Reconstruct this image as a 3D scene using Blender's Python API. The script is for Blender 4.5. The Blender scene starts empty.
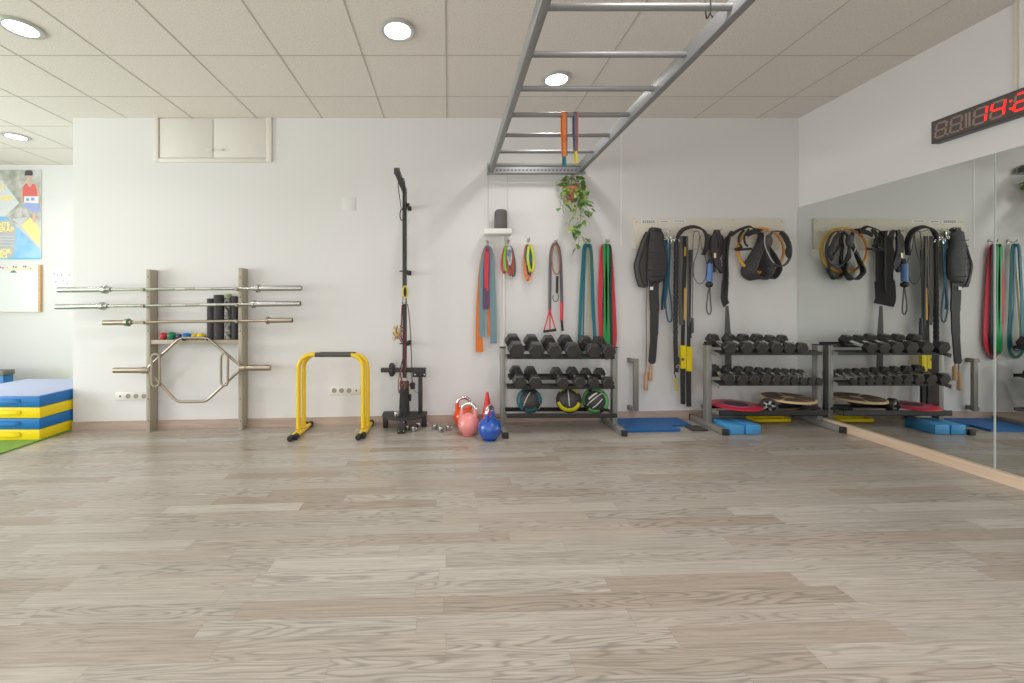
import bpy, bmesh, math, random
from mathutils import Vector, Matrix
random.seed(7)
C = bpy.context.scene.collection
PI = math.pi
V = Vector

# ------------------------------------------------------------------ camera constants
F = 420.0          # focal length in pixels of the 1024 px wide frame
HC = 1.153         # lens height above the floor level at x = 0
WB = 4.066         # distance of the back wall
WN = 4.0665         # back wall right of the step
SL = 0.019         # the floor rises slightly to the right
CEIL = HC + 1.80
XM = 3.374         # mirror plane
XC = -3.64         # left end of the back wall

def W(px, py, Y):
    """a point of the place seen at a picture point, at distance Y"""
    return V(((px - 449) * Y / F, Y, HC - (py - 304) * Y / F))
def fz(x): return SL * x
def FL(px, py):
    """floor point"""
    Y = HC * F / ((py - 304) + SL * (px - 449))
    X = (px - 449) * Y / F
    return V((X, Y, fz(X)))

# ------------------------------------------------------------------ materials
MATS = {}
def mat(name, col, rough=0.5, metal=0.0, spec=0.5, emit=None, estr=1.0, bump=None, coat=0.0, var=None):
    if name in MATS: return MATS[name]
    m = bpy.data.materials.new(name); m.use_nodes = True
    nt = m.node_tree; b = nt.nodes['Principled BSDF']
    b.inputs['Base Color'].default_value = (*col, 1)
    b.inputs['Roughness'].default_value = rough
    b.inputs['Metallic'].default_value = metal
    b.inputs['Specular IOR Level'].default_value = spec
    b.inputs['Coat Weight'].default_value = coat
    if emit:
        b.inputs['Emission Color'].default_value = (*emit, 1)
        b.inputs['Emission Strength'].default_value = estr
    if bump or var:
        tc = nt.nodes.new('ShaderNodeTexCoord')
        nz = nt.nodes.new('ShaderNodeTexNoise')
        sc, st = bump if bump else (var[0], 0)
        nz.inputs['Scale'].default_value = sc
        nz.inputs['Detail'].default_value = 4
        nt.links.new(tc.outputs['Object'], nz.inputs['Vector'])
        if bump:
            bp = nt.nodes.new('ShaderNodeBump'); bp.inputs['Strength'].default_value = st
            bp.inputs['Distance'].default_value = 0.01
            nt.links.new(nz.outputs['Fac'], bp.inputs['Height'])
            nt.links.new(bp.outputs['Normal'], b.inputs['Normal'])
        if var:
            n2 = nt.nodes.new('ShaderNodeTexNoise'); n2.inputs['Scale'].default_value = var[0]
            n2.inputs['Detail'].default_value = 3
            nt.links.new(tc.outputs['Object'], n2.inputs['Vector'])
            r = nt.nodes.new('ShaderNodeValToRGB')
            r.color_ramp.elements[0].position = 0.38; r.color_ramp.elements[1].position = 0.62
            r.color_ramp.elements[0].color = (*col, 1); r.color_ramp.elements[1].color = (*var[1], 1)
            nt.links.new(n2.outputs['Fac'], r.inputs['Fac'])
            nt.links.new(r.outputs['Color'], b.inputs['Base Color'])
    MATS[name] = m
    return m

def floor_mat():
    m = bpy.data.materials.new('laminate_planks'); m.use_nodes = True
    nt = m.node_tree; L = nt.links.new; N = nt.nodes.new
    b = nt.nodes['Principled BSDF']
    tc = N('ShaderNodeTexCoord'); sp = N('ShaderNodeSeparateXYZ'); L(tc.outputs['Object'], sp.inputs[0])
    def mth(op, a, bb=None, cc=None):
        n = N('ShaderNodeMath'); n.operation = op
        for i, v in enumerate((a, bb, cc)):
            if v is None: continue
            if isinstance(v, (int, float)): n.inputs[i].default_value = v
            else: L(v, n.inputs[i])
        return n.outputs[0]
    WID, LEN = 0.092, 0.78
    Yr = mth('SUBTRACT', sp.outputs['Y'], mth('MULTIPLY', sp.outputs['X'], 0.013))
    yy = mth('DIVIDE', Yr, WID); row = mth('FLOOR', yy); fy = mth('SUBTRACT', yy, row)
    wn = N('ShaderNodeTexWhiteNoise'); wn.noise_dimensions = '1D'; L(row, wn.inputs['W'])
    off = mth('MULTIPLY', wn.outputs['Value'], 7.3)
    xx = mth('ADD', mth('DIVIDE', sp.outputs['X'], LEN), off); col = mth('FLOOR', xx); fx = mth('SUBTRACT', xx, col)
    cv = N('ShaderNodeCombineXYZ'); L(row, cv.inputs[0]); L(col, cv.inputs[1])
    w2 = N('ShaderNodeTexWhiteNoise'); w2.noise_dimensions = '3D'; L(cv.outputs[0], w2.inputs['Vector'])
    idv = w2.outputs['Value']
    ramp = N('ShaderNodeValToRGB'); cr = ramp.color_ramp
    cols = [(0.0, (0.34, 0.282, 0.232)), (0.25, (0.392, 0.345, 0.297)), (0.5, (0.43, 0.387, 0.338)),
            (0.75, (0.372, 0.338, 0.296)), (1.0, (0.478, 0.44, 0.392))]
    cr.elements[0].position = 0; cr.elements[0].color = (*cols[0][1], 1)
    cr.elements[1].position = 1; cr.elements[1].color = (*cols[-1][1], 1)
    for p, c in cols[1:-1]:
        e = cr.elements.new(p); e.color = (*c, 1)
    L(idv, ramp.inputs['Fac'])
    # grain: stretched noise, offset per plank
    gx = mth('ADD', mth('MULTIPLY', sp.outputs['X'], 1.3), mth('MULTIPLY', idv, 37.0))
    gy = mth('ADD', mth('MULTIPLY', sp.outputs['Y'], 48.0), mth('MULTIPLY', idv, 91.0))
    gv = N('ShaderNodeCombineXYZ'); L(gx, gv.inputs[0]); L(gy, gv.inputs[1])
    n1 = N('ShaderNodeTexNoise'); n1.inputs['Scale'].default_value = 2.2; n1.inputs['Detail'].default_value = 7
    n1.inputs['Roughness'].default_value = 0.62; L(gv.outputs[0], n1.inputs['Vector'])
    # cathedral figure
    hx = mth('ADD', mth('MULTIPLY', sp.outputs['X'], 0.6), mth('MULTIPLY', idv, 53.0))
    hy = mth('ADD', mth('MULTIPLY', fy, 0.55), mth('MULTIPLY', idv, 17.0))
    hv = N('ShaderNodeCombineXYZ'); L(hx, hv.inputs[0]); L(hy, hv.inputs[1])
    n2 = N('ShaderNodeTexNoise'); n2.inputs['Scale'].default_value = 2.3; n2.inputs['Detail'].default_value = 1.5
    L(hv.outputs[0], n2.inputs['Vector'])
    rings = mth('SINE', mth('MULTIPLY', n2.outputs['Fac'], 95.0))
    ringa = mth('MULTIPLY', mth('ADD', rings, 1.0), 0.5)
    ringp = mth('POWER', ringa, 3.0)
    gr = N('ShaderNodeMapRange'); gr.inputs['From Min'].default_value = 0.3; gr.inputs['From Max'].default_value = 0.7
    gr.inputs['To Min'].default_value = 0.76; gr.inputs['To Max'].default_value = 1.16
    L(n1.outputs['Fac'], gr.inputs['Value'])
    rg = mth('SUBTRACT', 1.0, mth('MULTIPLY', ringp, mth('MULTIPLY', mth('FRACT', mth('MULTIPLY', idv, 13.7)), 0.36)))
    # seams
    def edge(f, wdt):
        return mth('LESS_THAN', mth('MINIMUM', f, mth('SUBTRACT', 1.0, f)), wdt)
    seam = mth('MAXIMUM', edge(fy, 0.012), edge(fx, 0.0014))
    sm = mth('SUBTRACT', 1.0, mth('MULTIPLY', seam, 0.18))
    k = mth('MULTIPLY', mth('MULTIPLY', gr.outputs[0], rg), sm)
    mx = N('ShaderNodeVectorMath'); mx.operation = 'SCALE'
    L(ramp.outputs['Color'], mx.inputs[0]); L(k, mx.inputs['Scale'])
    L(mx.outputs[0], b.inputs['Base Color'])
    b.inputs['Roughness'].default_value = 0.27
    b.inputs['Specular IOR Level'].default_value = 0.45
    bp = N('ShaderNodeBump'); bp.inputs['Strength'].default_value = 0.05; bp.inputs['Distance'].default_value = 0.004
    L(n1.outputs['Fac'], bp.inputs['Height']); L(bp.outputs['Normal'], b.inputs['Normal'])
    return m

def ceiling_mat():
    m = bpy.data.materials.new('mineral_ceiling_tiles'); m.use_nodes = True
    nt = m.node_tree; L = nt.links.new; N = nt.nodes.new
    b = nt.nodes['Principled BSDF']
    tc = N('ShaderNodeTexCoord')
    n1 = N('ShaderNodeTexNoise'); n1.inputs['Scale'].default_value = 105; n1.inputs['Detail'].default_value = 5
    L(tc.outputs['Object'], n1.inputs['Vector'])
    r = N('ShaderNodeValToRGB'); r.color_ramp.elements[0].position = .34; r.color_ramp.elements[1].position = .56
    r.color_ramp.elements[0].color = (0.67, 0.62, 0.58, 1); r.color_ramp.elements[1].color = (0.78, 0.73, 0.69, 1)
    L(n1.outputs['Fac'], r.inputs['Fac']); L(r.outputs['Color'], b.inputs['Base Color'])
    bp = N('ShaderNodeBump'); bp.inputs['Strength'].default_value = 0.35; bp.inputs['Distance'].default_value = 0.003
    L(n1.outputs['Fac'], bp.inputs['Height']); L(bp.outputs['Normal'], b.inputs['Normal'])
    b.inputs['Roughness'].default_value = 0.9
    return m

def wood_mat(name, c1, c2, sc=(2, 30, 30), rough=0.5):
    m = bpy.data.materials.new(name); m.use_nodes = True
    nt = m.node_tree; L = nt.links.new; N = nt.nodes.new
    b = nt.nodes['Principled BSDF']; tc = N('ShaderNodeTexCoord'); mp = N('ShaderNodeMapping')
    mp.inputs['Scale'].default_value = sc
    L(tc.outputs['Object'], mp.inputs[0]); n = N('ShaderNodeTexNoise'); n.inputs['Scale'].default_value = 1.6
    n.inputs['Detail'].default_value = 5; L(mp.outputs[0], n.inputs['Vector'])
    r = N('ShaderNodeValToRGB'); r.color_ramp.elements[0].position = .35; r.color_ramp.elements[1].position = .65
    r.color_ramp.elements[0].color = (*c1, 1); r.color_ramp.elements[1].color = (*c2, 1)
    L(n.outputs['Fac'], r.inputs['Fac']); L(r.outputs['Color'], b.inputs['Base Color'])
    b.inputs['Roughness'].default_value = rough
    MATS[name] = m
    return m

WALL = mat('white_wall_paint', (0.725, 0.717, 0.715), 0.85, bump=(60, 0.06))
WALL2 = mat('white_wall_gloss_paint', (0.77, 0.755, 0.75), 0.6)
FLOOR = floor_mat(); CEILM = ceiling_mat()
GRID = mat('ceiling_grid_white', (0.50, 0.46, 0.41), 0.6)
SKIRT = wood_mat('skirting_wood', (0.40, 0.305, 0.25), (0.49, 0.385, 0.32), (1.5, 20, 20), 0.5)
PALEW = wood_mat('pale_pine_strip', (0.68, 0.50, 0.36), (0.76, 0.59, 0.45), (20, 2, 20), 0.5)
GREIGE = mat('greige_painted_wood', (0.40, 0.36, 0.285), 0.55, bump=(25, 0.1))
STEEL = mat('grey_rack_steel', (0.26, 0.255, 0.24), 0.45, 0.2)
LADDER = mat('grey_ladder_paint', (0.24, 0.24, 0.245), 0.42, 0.1)
CHROME = mat('chrome', (0.78, 0.78, 0.77), 0.16, 1.0)
BARSTEEL = mat('zinc_bar', (0.48, 0.48, 0.465), 0.27, 1.0)
COPPER = mat('nickel_bronze_bar', (0.42, 0.355, 0.295), 0.32, 1.0)
SATIN = mat('satin_steel', (0.45, 0.43, 0.40), 0.38, 0.9)
BLACK = mat('black_metal', (0.022, 0.021, 0.021), 0.45)
POSTBLK = mat('black_post_paint', (0.035, 0.033, 0.033), 0.5)
RUBBER = mat('black_rubber', (0.038, 0.036, 0.035), 0.30, bump=(120, 0.12))
FOAMBLK = mat('black_foam', (0.03, 0.03, 0.03), 0.8)
CAPBLK = mat('black_plastic_cap', (0.02, 0.02, 0.02), 0.5)
STRAP = mat('black_webbing', (0.028, 0.026, 0.026), 0.75, bump=(200, 0.2))
GSTRAP = mat('grey_webbing', (0.10, 0.095, 0.09), 0.75, bump=(200, 0.2))
YELLOW = mat('yellow_powder_coat', (0.83, 0.56, 0.006), 0.28, coat=0.3)
YELF = mat('yellow_vinyl', (0.90, 0.68, 0.005), 0.42)
BLUF = mat('blue_vinyl', (0.008, 0.17, 0.50), 0.42)
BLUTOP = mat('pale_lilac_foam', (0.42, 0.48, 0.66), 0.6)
GREYTOP = mat('dark_grey_vinyl', (0.17, 0.165, 0.16), 0.5)
GRIP = mat('dark_grey_grip_foam', (0.085, 0.08, 0.075), 0.7)
CREAM = mat('cream_plastic', (0.74, 0.715, 0.665), 0.4)
CREAMW = mat('cream_painted_wood', (0.74, 0.70, 0.64), 0.5)
CREAMD = mat('cream_cupboard_door', (0.71, 0.685, 0.64), 0.45)
BEIGEB = mat('beige_board', (0.70, 0.655, 0.56), 0.55)
PAPER = mat('white_paper', (0.83, 0.83, 0.82), 0.7)
WHITEP = mat('white_plastic', (0.80, 0.79, 0.77), 0.4)
DARKHOLE = mat('dark_socket_hole', (0.12, 0.10, 0.085), 0.6)
INK = mat('dark_ink', (0.08, 0.08, 0.09), 0.7)

# ------------------------------------------------------------------ mesh builder
class MB:
    def __init__(s): s.v = []; s.f = []
    def add(s, vs, fs):
        o = len(s.v); s.v += [V(p) for p in vs]; s.f += [tuple(i + o for i in f) for f in fs]; return s
    def box(s, lo, hi, bev=0.0):
        bm = bmesh.new(); bmesh.ops.create_cube(bm, size=1)
        lo, hi = V(lo), V(hi); c = (lo + hi) / 2; d = hi - lo
        for v in bm.verts: v.co = V((v.co.x * d.x, v.co.y * d.y, v.co.z * d.z)) + c
        if bev > 0: bmesh.ops.bevel(bm, geom=list(bm.edges), offset=min(bev, min(d) * 0.45), segments=2, affect='EDGES', profile=0.5)
        return s.bm(bm)
    def bm(s, bm, M=None):
        bm.verts.index_update()
        s.add([(M @ v.co if M else v.co) for v in bm.verts], [[v.index for v in f.verts] for f in bm.faces]); bm.free(); return s
    def obox(s, M, size, bev=0.0):
        t = MB().box(V(size) * -0.5, V(size) * 0.5, bev); return s.add([M @ p for p in t.v], t.f)
    def tube(s, pts, r, n=10, closed=False, caps=True):
        pts = [V(p) for p in pts]; m = len(pts)
        rs = r if isinstance(r, (list, tuple)) else [r] * m
        tang = []
        for i in range(m):
            a = pts[(i - 1) % m] if (closed or i > 0) else pts[i]
            b = pts[(i + 1) % m] if (closed or i < m - 1) else pts[i]
            t = b - a
            if t.length < 1e-9: t = V((0, 0, 1))
            tang.append(t.normalized())
        up = V((0, 0, 1)) if abs(tang[0].z) < 0.9 else V((1, 0, 0))
        nrm = (up - tang[0] * up.dot(tang[0])).normalized()
        rings = []
        for i in range(m):
            nrm = nrm - tang[i] * nrm.dot(tang[i])
            if nrm.length < 1e-6: nrm = tang[i].orthogonal()
            nrm.normalize(); bi = tang[i].cross(nrm)
            rings.append([pts[i] + (nrm * math.cos(2 * PI * k / n) + bi * math.sin(2 * PI * k / n)) * rs[i] for k in range(n)])
        vs = [p for rg in rings for p in rg]; fs = []
        for i in range(m if closed else m - 1):
            j = (i + 1) % m
            for k in range(n):
                q = (k + 1) % n; fs.append((i * n + k, i * n + q, j * n + q, j * n + k))
        if caps and not closed:
            fs.append(tuple(reversed(range(n)))); fs.append(tuple((m - 1) * n + k for k in range(n)))
        return s.add(vs, fs)
    def cyl(s, a, b, r, n=20): return s.tube([a, b], r, n)
    def ribbon(s, pts, w, t=0.003, wd=(1, 0, 0), closed=False):
        """flat strap along pts: w wide along wd, t thick"""
        pts = [V(p) for p in pts]; m = len(pts); ws = w if isinstance(w, (list, tuple)) else [w] * m
        wd = V(wd).normalized(); vs = []; fs = []
        for i in range(m):
            a = pts[(i - 1) % m] if (closed or i > 0) else pts[i]
            b = pts[(i + 1) % m] if (closed or i < m - 1) else pts[i]
            tg = (b - a)
            tg = tg.normalized() if tg.length > 1e-9 else V((0, 0, 1))
            d = wd - tg * wd.dot(tg)
            d = d.normalized() if d.length > 1e-4 else V((0, 1, 0))
            nn = tg.cross(d).normalized()
            h = ws[i] / 2; q = t / 2
            vs += [pts[i] + d * h + nn * q, pts[i] - d * h + nn * q, pts[i] - d * h - nn * q, pts[i] + d * h - nn * q]
        for i in range(m if closed else m - 1):
            j = (i + 1) % m
            for k in range(4):
                q = (k + 1) % 4; fs.append((i * 4 + k, i * 4 + q, j * 4 + q, j * 4 + k))
        if not closed: fs.append((3, 2, 1, 0)); e = (m - 1) * 4; fs.append((e, e + 1, e + 2, e + 3))
        return s.add(vs, fs)
    def lathe(s, prof, o=(0, 0, 0), M=None, n=28):
        """profile of (r, z) from bottom to top"""
        o = V(o); vs = []; fs = []
        for r, z in prof:
            for k in range(n):
                a = 2 * PI * k / n; p = V((r * math.cos(a), r * math.sin(a), z)); vs.append((M @ p if M else p) + o)
        for i in range(len(prof) - 1):
            for k in range(n):
                q = (k + 1) % n; fs.append((i * n + k, i * n + q, (i + 1) * n + q, (i + 1) * n + k))
        fs.append(tuple(reversed(range(n)))); fs.append(tuple((len(prof) - 1) * n + k for k in range(n)))
        return s.add(vs, fs)
    def ball(s, c, r, seg=24, ring=14, sc=(1, 1, 1), M=None):
        bm = bmesh.new(); bmesh.ops.create_uvsphere(bm, u_segments=seg, v_segments=ring, radius=1)
        for v in bm.verts:
            p = V((v.co.x * r * sc[0], v.co.y * r * sc[1], v.co.z * r * sc[2])); v.co = (M @ p if M else p) + V(c)
        return s.bm(bm)
    def prism(s, poly, vec, bev=0.0):
        """closed polygon (3D points) pushed along vec"""
        bm = bmesh.new(); vs = [bm.verts.new(p) for p in poly]; f = bm.faces.new(vs)
        r = bmesh.ops.extrude_face_region(bm, geom=[f])
        for e in r['geom']:
            if isinstance(e, bmesh.types.BMVert): e.co += V(vec)
        bmesh.ops.recalc_face_normals(bm, faces=list(bm.faces))
        if bev: bmesh.ops.bevel(bm, geom=list(bm.edges), offset=bev, segments=2, affect='EDGES', profile=0.6, clamp_overlap=True)
        return s.bm(bm)
    def torus(s, c, R, r, ax=(0, 1, 0), n=40, m=10, sc=(1, 1)):
        ax = V(ax).normalized(); u = ax.orthogonal().normalized() if abs(ax.y) < 0.99 else V((1, 0, 0)); w = ax.cross(u)
        return s.tube([V(c) + u * R * sc[0] * math.cos(2 * PI * k / n) + w * R * sc[1] * math.sin(2 * PI * k / n) for k in range(n)], r, m, closed=True)

def obj(name, mb, m, parent=None, smooth=True, ang=35):
    me = bpy.data.meshes.new(name)
    o0 = parent.matrix_world_inv if False else None
    off = V((0, 0, 0))
    if parent is not None:
        p = parent
        while p is not None: off = off + p.location; p = p.parent
    me.from_pydata([tuple(v - off) for v in mb.v], [], mb.f)
    bm = bmesh.new(); bm.from_mesh(me); bmesh.ops.recalc_face_normals(bm, faces=list(bm.faces)); bm.to_mesh(me); bm.free()
    if smooth:
        for p in me.polygons: p.use_smooth = True
        me.set_sharp_from_angle(angle=math.radians(ang))
    me.materials.append(m); me.update()
    o = bpy.data.objects.new(name, me); C.objects.link(o)
    if parent is not None: o.parent = parent
    return o
def thing(name, label, cat, loc=(0, 0, 0), group=None):
    o = bpy.data.objects.new(name, None); C.objects.link(o); o.location = loc; o.empty_display_size = 0.1
    return tag(o, label, cat, group)
def tag(o, label, cat, group=None):
    o['label'] = label; o['category'] = cat
    if group: o['group'] = group
    return o
def struct(name, mb, m, parent=None, smooth=False):
    o = obj(name, mb, m, parent, smooth)
    if parent is None: o['kind'] = 'structure'
    return o
def dup(root, loc, label, rot=None):
    r = root.copy(); C.objects.link(r); r.location = loc; r['label'] = label
    if rot: r.rotation_euler = rot
    for ch in list(root.children):
        c = ch.copy(); C.objects.link(c); c.parent = r
        for g in list(ch.children):
            d = g.copy(); C.objects.link(d); d.parent = c
    return r
def spline(pts, n=8, closed=False):
    pts = [V(p) for p in pts]; m = len(pts); out = []
    for i in range(m if closed else m - 1):
        g = (lambda k: pts[k % m]) if closed else (lambda k: pts[min(max(k, 0), m - 1)])
        a, b, c, d = g(i - 1), g(i), g(i + 1), g(i + 2)
        for k in range(n):
            t = k / n
            out.append(0.5 * ((2 * b) + (c - a) * t + (2 * a - 5 * b + 4 * c - d) * t * t + (3 * b - a - 3 * c + d) * t ** 3))
    if not closed: out.append(pts[-1])
    return out
def text_mb(txt, size, org, right, up, depth=0.001, align='LEFT', bold=0.0):
    cu = bpy.data.curves.new('lettering', 'FONT'); cu.body = txt; cu.size = size; cu.extrude = depth; cu.align_x = align; cu.offset = bold
    o = bpy.data.objects.new('lettering', cu); C.objects.link(o)
    me = bpy.data.meshes.new_from_object(o.evaluated_get(bpy.context.evaluated_depsgraph_get()))
    r, u = V(right).normalized(), V(up).normalized(); nn = r.cross(u)
    mb = MB(); mb.add([V(org) + r * v.co.x + u * v.co.y + nn * v.co.z for v in me.vertices], [tuple(p.vertices) for p in me.polygons])
    bpy.data.objects.remove(o); bpy.data.curves.remove(cu); bpy.data.meshes.remove(me)
    return mb
def slab(poly_px, Y, t, bev=0.0):
    return MB().prism([W(x, y, Y) for x, y in poly_px], (0, t, 0), bev)
def pillow(poly_px, Y, t, inset=0.35):
    """a stuffed panel: outline with rounded, bulging faces"""
    P = [W(x, y, Y) for x, y in poly_px]; n = len(P); c = sum(P, V()) / n
    rings = [(0.0, 0.0), (0.06, 0.55), (0.18, 0.85), (inset, 1.0)]
    vs = []; fs = []
    def ring(sgn, k, d): return [p.lerp(c, k) + V((0, sgn * d * t / 2, 0)) for p in P]
    layers = [ring(-1, k, d) for k, d in reversed(rings)] + [ring(1, k, d) for k, d in rings[1:]]
    for l in layers: vs += l
    for i in range(len(layers) - 1):
        for k in range(n):
            q = (k + 1) % n; fs.append((i * n + k, i * n + q, (i + 1) * n + q, (i + 1) * n + k))
    a = len(vs); vs += [c + V((0, -t / 2, 0)), c + V((0, t / 2, 0))]
    e = (len(layers) - 1) * n
    for k in range(n):
        q = (k + 1) % n; fs.append((a, q, k)); fs.append((a + 1, e + k, e + q))
    return MB().add(vs, fs)

# ================================================================== THE SETTING
XL, YF, YR = -6.7, -2.6, 5.44
def quad_floor(x0, x1, y0, y1, t=0.1):
    return MB().add([(x0, y0, fz(x0)), (x1, y0, fz(x1)), (x1, y1, fz(x1)), (x0, y1, fz(x0)),
                     (x0, y0, fz(x0) - t), (x1, y0, fz(x1) - t), (x1, y1, fz(x1) - t), (x0, y1, fz(x0) - t)],
                    [(0, 1, 2, 3), (7, 6, 5, 4), (0, 4, 5, 1), (1, 5, 6, 2), (2, 6, 7, 3), (3, 7, 4, 0)])
struct('floor', quad_floor(XL - .2, XM + .25, YF - .2, YR + .2), FLOOR)
# ceiling slab and its grid of thin T bars
struct('ceiling', MB().box((XL - .2, YF - .2, CEIL), (XM + .25, YR + .2, CEIL + .1)), CEILM)
g = MB()
for x in (-6.2, -5.6, -4.99, -4.37, -3.745, -3.12, -2.483, -1.859, -1.229, -.626, -.021, .575, 1.175, 1.775, 2.375, 2.975):
    if XL < x < XM: g.box((x - .0045, YF, CEIL - .0025), (x + .0045, YR, CEIL + .002))
for i in range(-10, 6):
    y = 3.04 + .603 * i
    if YF < y < YR: g.box((XL, y - .004, CEIL - .002), (XM, y + .004, CEIL + .002))
struct('trim_1', g, GRID)
ZB = -0.25
struct('wall_back', MB().box((XC, WB, ZB), (1.675, YR + .2, CEIL)), WALL)
struct('wall_back_right', MB().box((1.675, WN, ZB), (XM + .25, YR + .2, CEIL)), WALL)
struct('wall_recess', MB().box((XL - .2, YR, ZB), (XC, YR + .2, CEIL)), WALL)
struct('wall_right', MB().box((XM + .012, YF, ZB), (XM + .25, WN, CEIL)), WALL2)
# left wall with its window opening, front wall with shopfront openings
def wall_with_hole(axis, pos, thick, a0, a1, holes, z0, z1):
    mb = MB()
    def bx(u0, u1, w0, w1):
        if u1 - u0 < 1e-4 or w1 - w0 < 1e-4: return
        if axis == 'x': mb.box((pos - thick, u0, w0), (pos, u1, w1))
        else: mb.box((u0, pos - thick, w0), (u1, pos, w1))
    cur = a0
    for h0, h1, b, t in sorted(holes):
        bx(cur, h0, z0, z1); bx(h0, h1, z0, b); bx(h0, h1, t, z1); cur = h1
    bx(cur, a1, z0, z1)
    return mb
LW = (-0.4, 3.8, 0.25, 2.45); FW1 = (-6.0, -2.6, 0.15, 2.5); FW2 = (-2.2, 1.6, 0.15, 2.5)
struct('wall_left', wall_with_hole('x', XL, .2, YF - .2, YR, [LW], ZB, CEIL), WALL)
struct('wall_front', wall_with_hole('y', YF, .2, XL, XM + .25, [FW1, FW2], ZB, CEIL), WALL)
ALU = mat('aluminium_window_frame', (0.55, 0.55, 0.55), 0.4, 0.6)
def winframe(name, axis, pos, h, mull):
    mb = MB(); a0, a1, b, t = h
    def bx(u0, u1, w0, w1):
        if axis == 'x': mb.box((pos - .14, u0, w0), (pos - .06, u1, w1))
        else: mb.box((u0, pos - .14, w0), (u1, pos - .06, w1))
    bx(a0, a1, b, b + .06); bx(a0, a1, t - .06, t); bx(a0, a0 + .06, b + .06, t - .06); bx(a1 - .06, a1, b + .06, t - .06)
    for i in range(1, mull): u = a0 + (a1 - a0) * i / mull; bx(u - .025, u + .025, b + .06, t - .06)
    struct(name, mb, ALU)
winframe('window_1', 'x', XL, LW, 3); winframe('window_2', 'y', YF, FW1, 2); winframe('window_3', 'y', YF, FW2, 2)
# skirting boards
def skirt(name, x0, x1, y0, y1, h=.082):
    mb = MB()
    vs = []
    for x, y in ((x0, y0), (x1, y0), (x1, y1), (x0, y1)): vs.append((x, y, fz(x) - .01))
    for x, y in ((x0, y0), (x1, y0), (x1, y1), (x0, y1)): vs.append((x, y, fz(x) + h))
    mb.add(vs, [(3, 2, 1, 0), (4, 5, 6, 7), (0, 1, 5, 4), (1, 2, 6, 5), (2, 3, 7, 6), (3, 0, 4, 7)])
    struct(name, mb, SKIRT)
skirt('baseboard_back', XC, 1.675, WB - .014, WB); skirt('baseboard_right', 1.675, XM, WN - .014, WN)
skirt('baseboard_left', XL, XC, YR - .014, YR)
# pine strip under the mirrors
mb = MB()
for y in (YF, WN - .014):
    pass
x0, x1 = XM - .022, XM + .011
vs = [(x0, YF, fz(x0) - .01), (x1, YF, fz(x1) - .01), (x1, WN - .014, fz(x1) - .01), (x0, WN - .014, fz(x0) - .01)]
vs += [(x, y, .130) for x, y, z in vs]
mb.add(vs, [(3, 2, 1, 0), (4, 5, 6, 7), (0, 1, 5, 4), (1, 2, 6, 5), (2, 3, 7, 6), (3, 0, 4, 7)])
struct('trim_2', mb, PALEW)
# slim cream strip on the right wall
struct('trim_3', MB().box((XM - .004, 2.494, 2.40), (XM + .0125, 2.509, CEIL), .002), mat('cream_trim', (0.70, 0.64, 0.55), 0.5))
struct('painted_sunlit_edge', MB().box((1.660, WB - .002, W(0, 246, WB).z), (1.6745, WB - .0003, W(0, 130, WB).z), .0015), mat('sunlit_edge_tint', (0.84, 0.835, 0.83), .5))  # paler strip: sunlight on the wall edge put into the colour
# mirrors
MIR = mat('mirror_silver', (0.80, 0.835, 0.815), 0.0, 1.0)
MEDGE = mat('mirror_glass_edge', (0.66, 0.74, 0.70), 0.15)
YS = 2.596
for y0, y1, lab in ((YS + .002, WN - .002, 'tall frameless wall mirror panel reaching the back corner, reflecting the dumbbell rack'),
                    (0.7, YS - .002, 'tall frameless wall mirror panel nearer the camera, right of the bright seam')):
    r = thing('wall_mirror', lab, 'mirror', (XM, (y0 + y1) / 2, .131))
    obj('mirror_pane', MB().box((XM, y0, .131), (XM + .0115, y1, 2.085)), MIR, r, False)
    obj('polished_edge', MB().box((XM - .0012, y0 if y0 > 2 else y1 - .0025, .131), (XM - .0002, (y0 + .0025) if y0 > 2 else y1, 2.085)), MEDGE, r, False)

# ================================================================== CEILING LIGHTS
GLOW = mat('lamp_glow', (1, 1, 1), 0.5, emit=(1.0, 0.985, 0.96), estr=9.0)
RING = mat('lamp_ring', (0.55, 0.55, 0.54), 0.3, 0.5)
def downlight(px, py, lab, d=.235):
    Y = 1.80 * F / (304 - py); X = (px - 449) * Y / F
    r = thing('downlight', lab, 'ceiling light', (X, Y, CEIL), 'recessed round ceiling lights')
    R = d / 2
    obj('trim_ring', MB().lathe([(R * .72, .004), (R * .74, -.012), (R * .88, -.016), (R, -.009), (R * 1.01, 0.001), (R * .9, .004)], (X, Y, CEIL - .0015)), RING, r)
    obj('lamp_glass', MB().lathe([(R * .70, .001), (R * .715, -.006), (R * .60, -.012), (R * .3, -.014)], (X, Y, CEIL - .0015)), GLOW, r)
    ld = bpy.data.lights.new('downlight_beam', 'AREA'); ld.shape = 'DISK'; ld.size = .16; ld.energy = 8; ld.color = (1, .97, .94); ld.spread = 2.4
    lo = bpy.data.objects.new('downlight_beam', ld); C.objects.link(lo); lo.location = (0, 0, -.03); lo.parent = r
downlight(21, 27, 'round recessed downlight in the far left of the ceiling, cut by the picture edge')
downlight(397.5, 29.5, 'round recessed downlight near the middle of the ceiling, left of the ladder')
downlight(556.5, 78.5, 'round recessed downlight seen between the rungs of the overhead ladder')
downlight(16, 136, 'round recessed downlight in the ceiling above the running poster')

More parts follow.
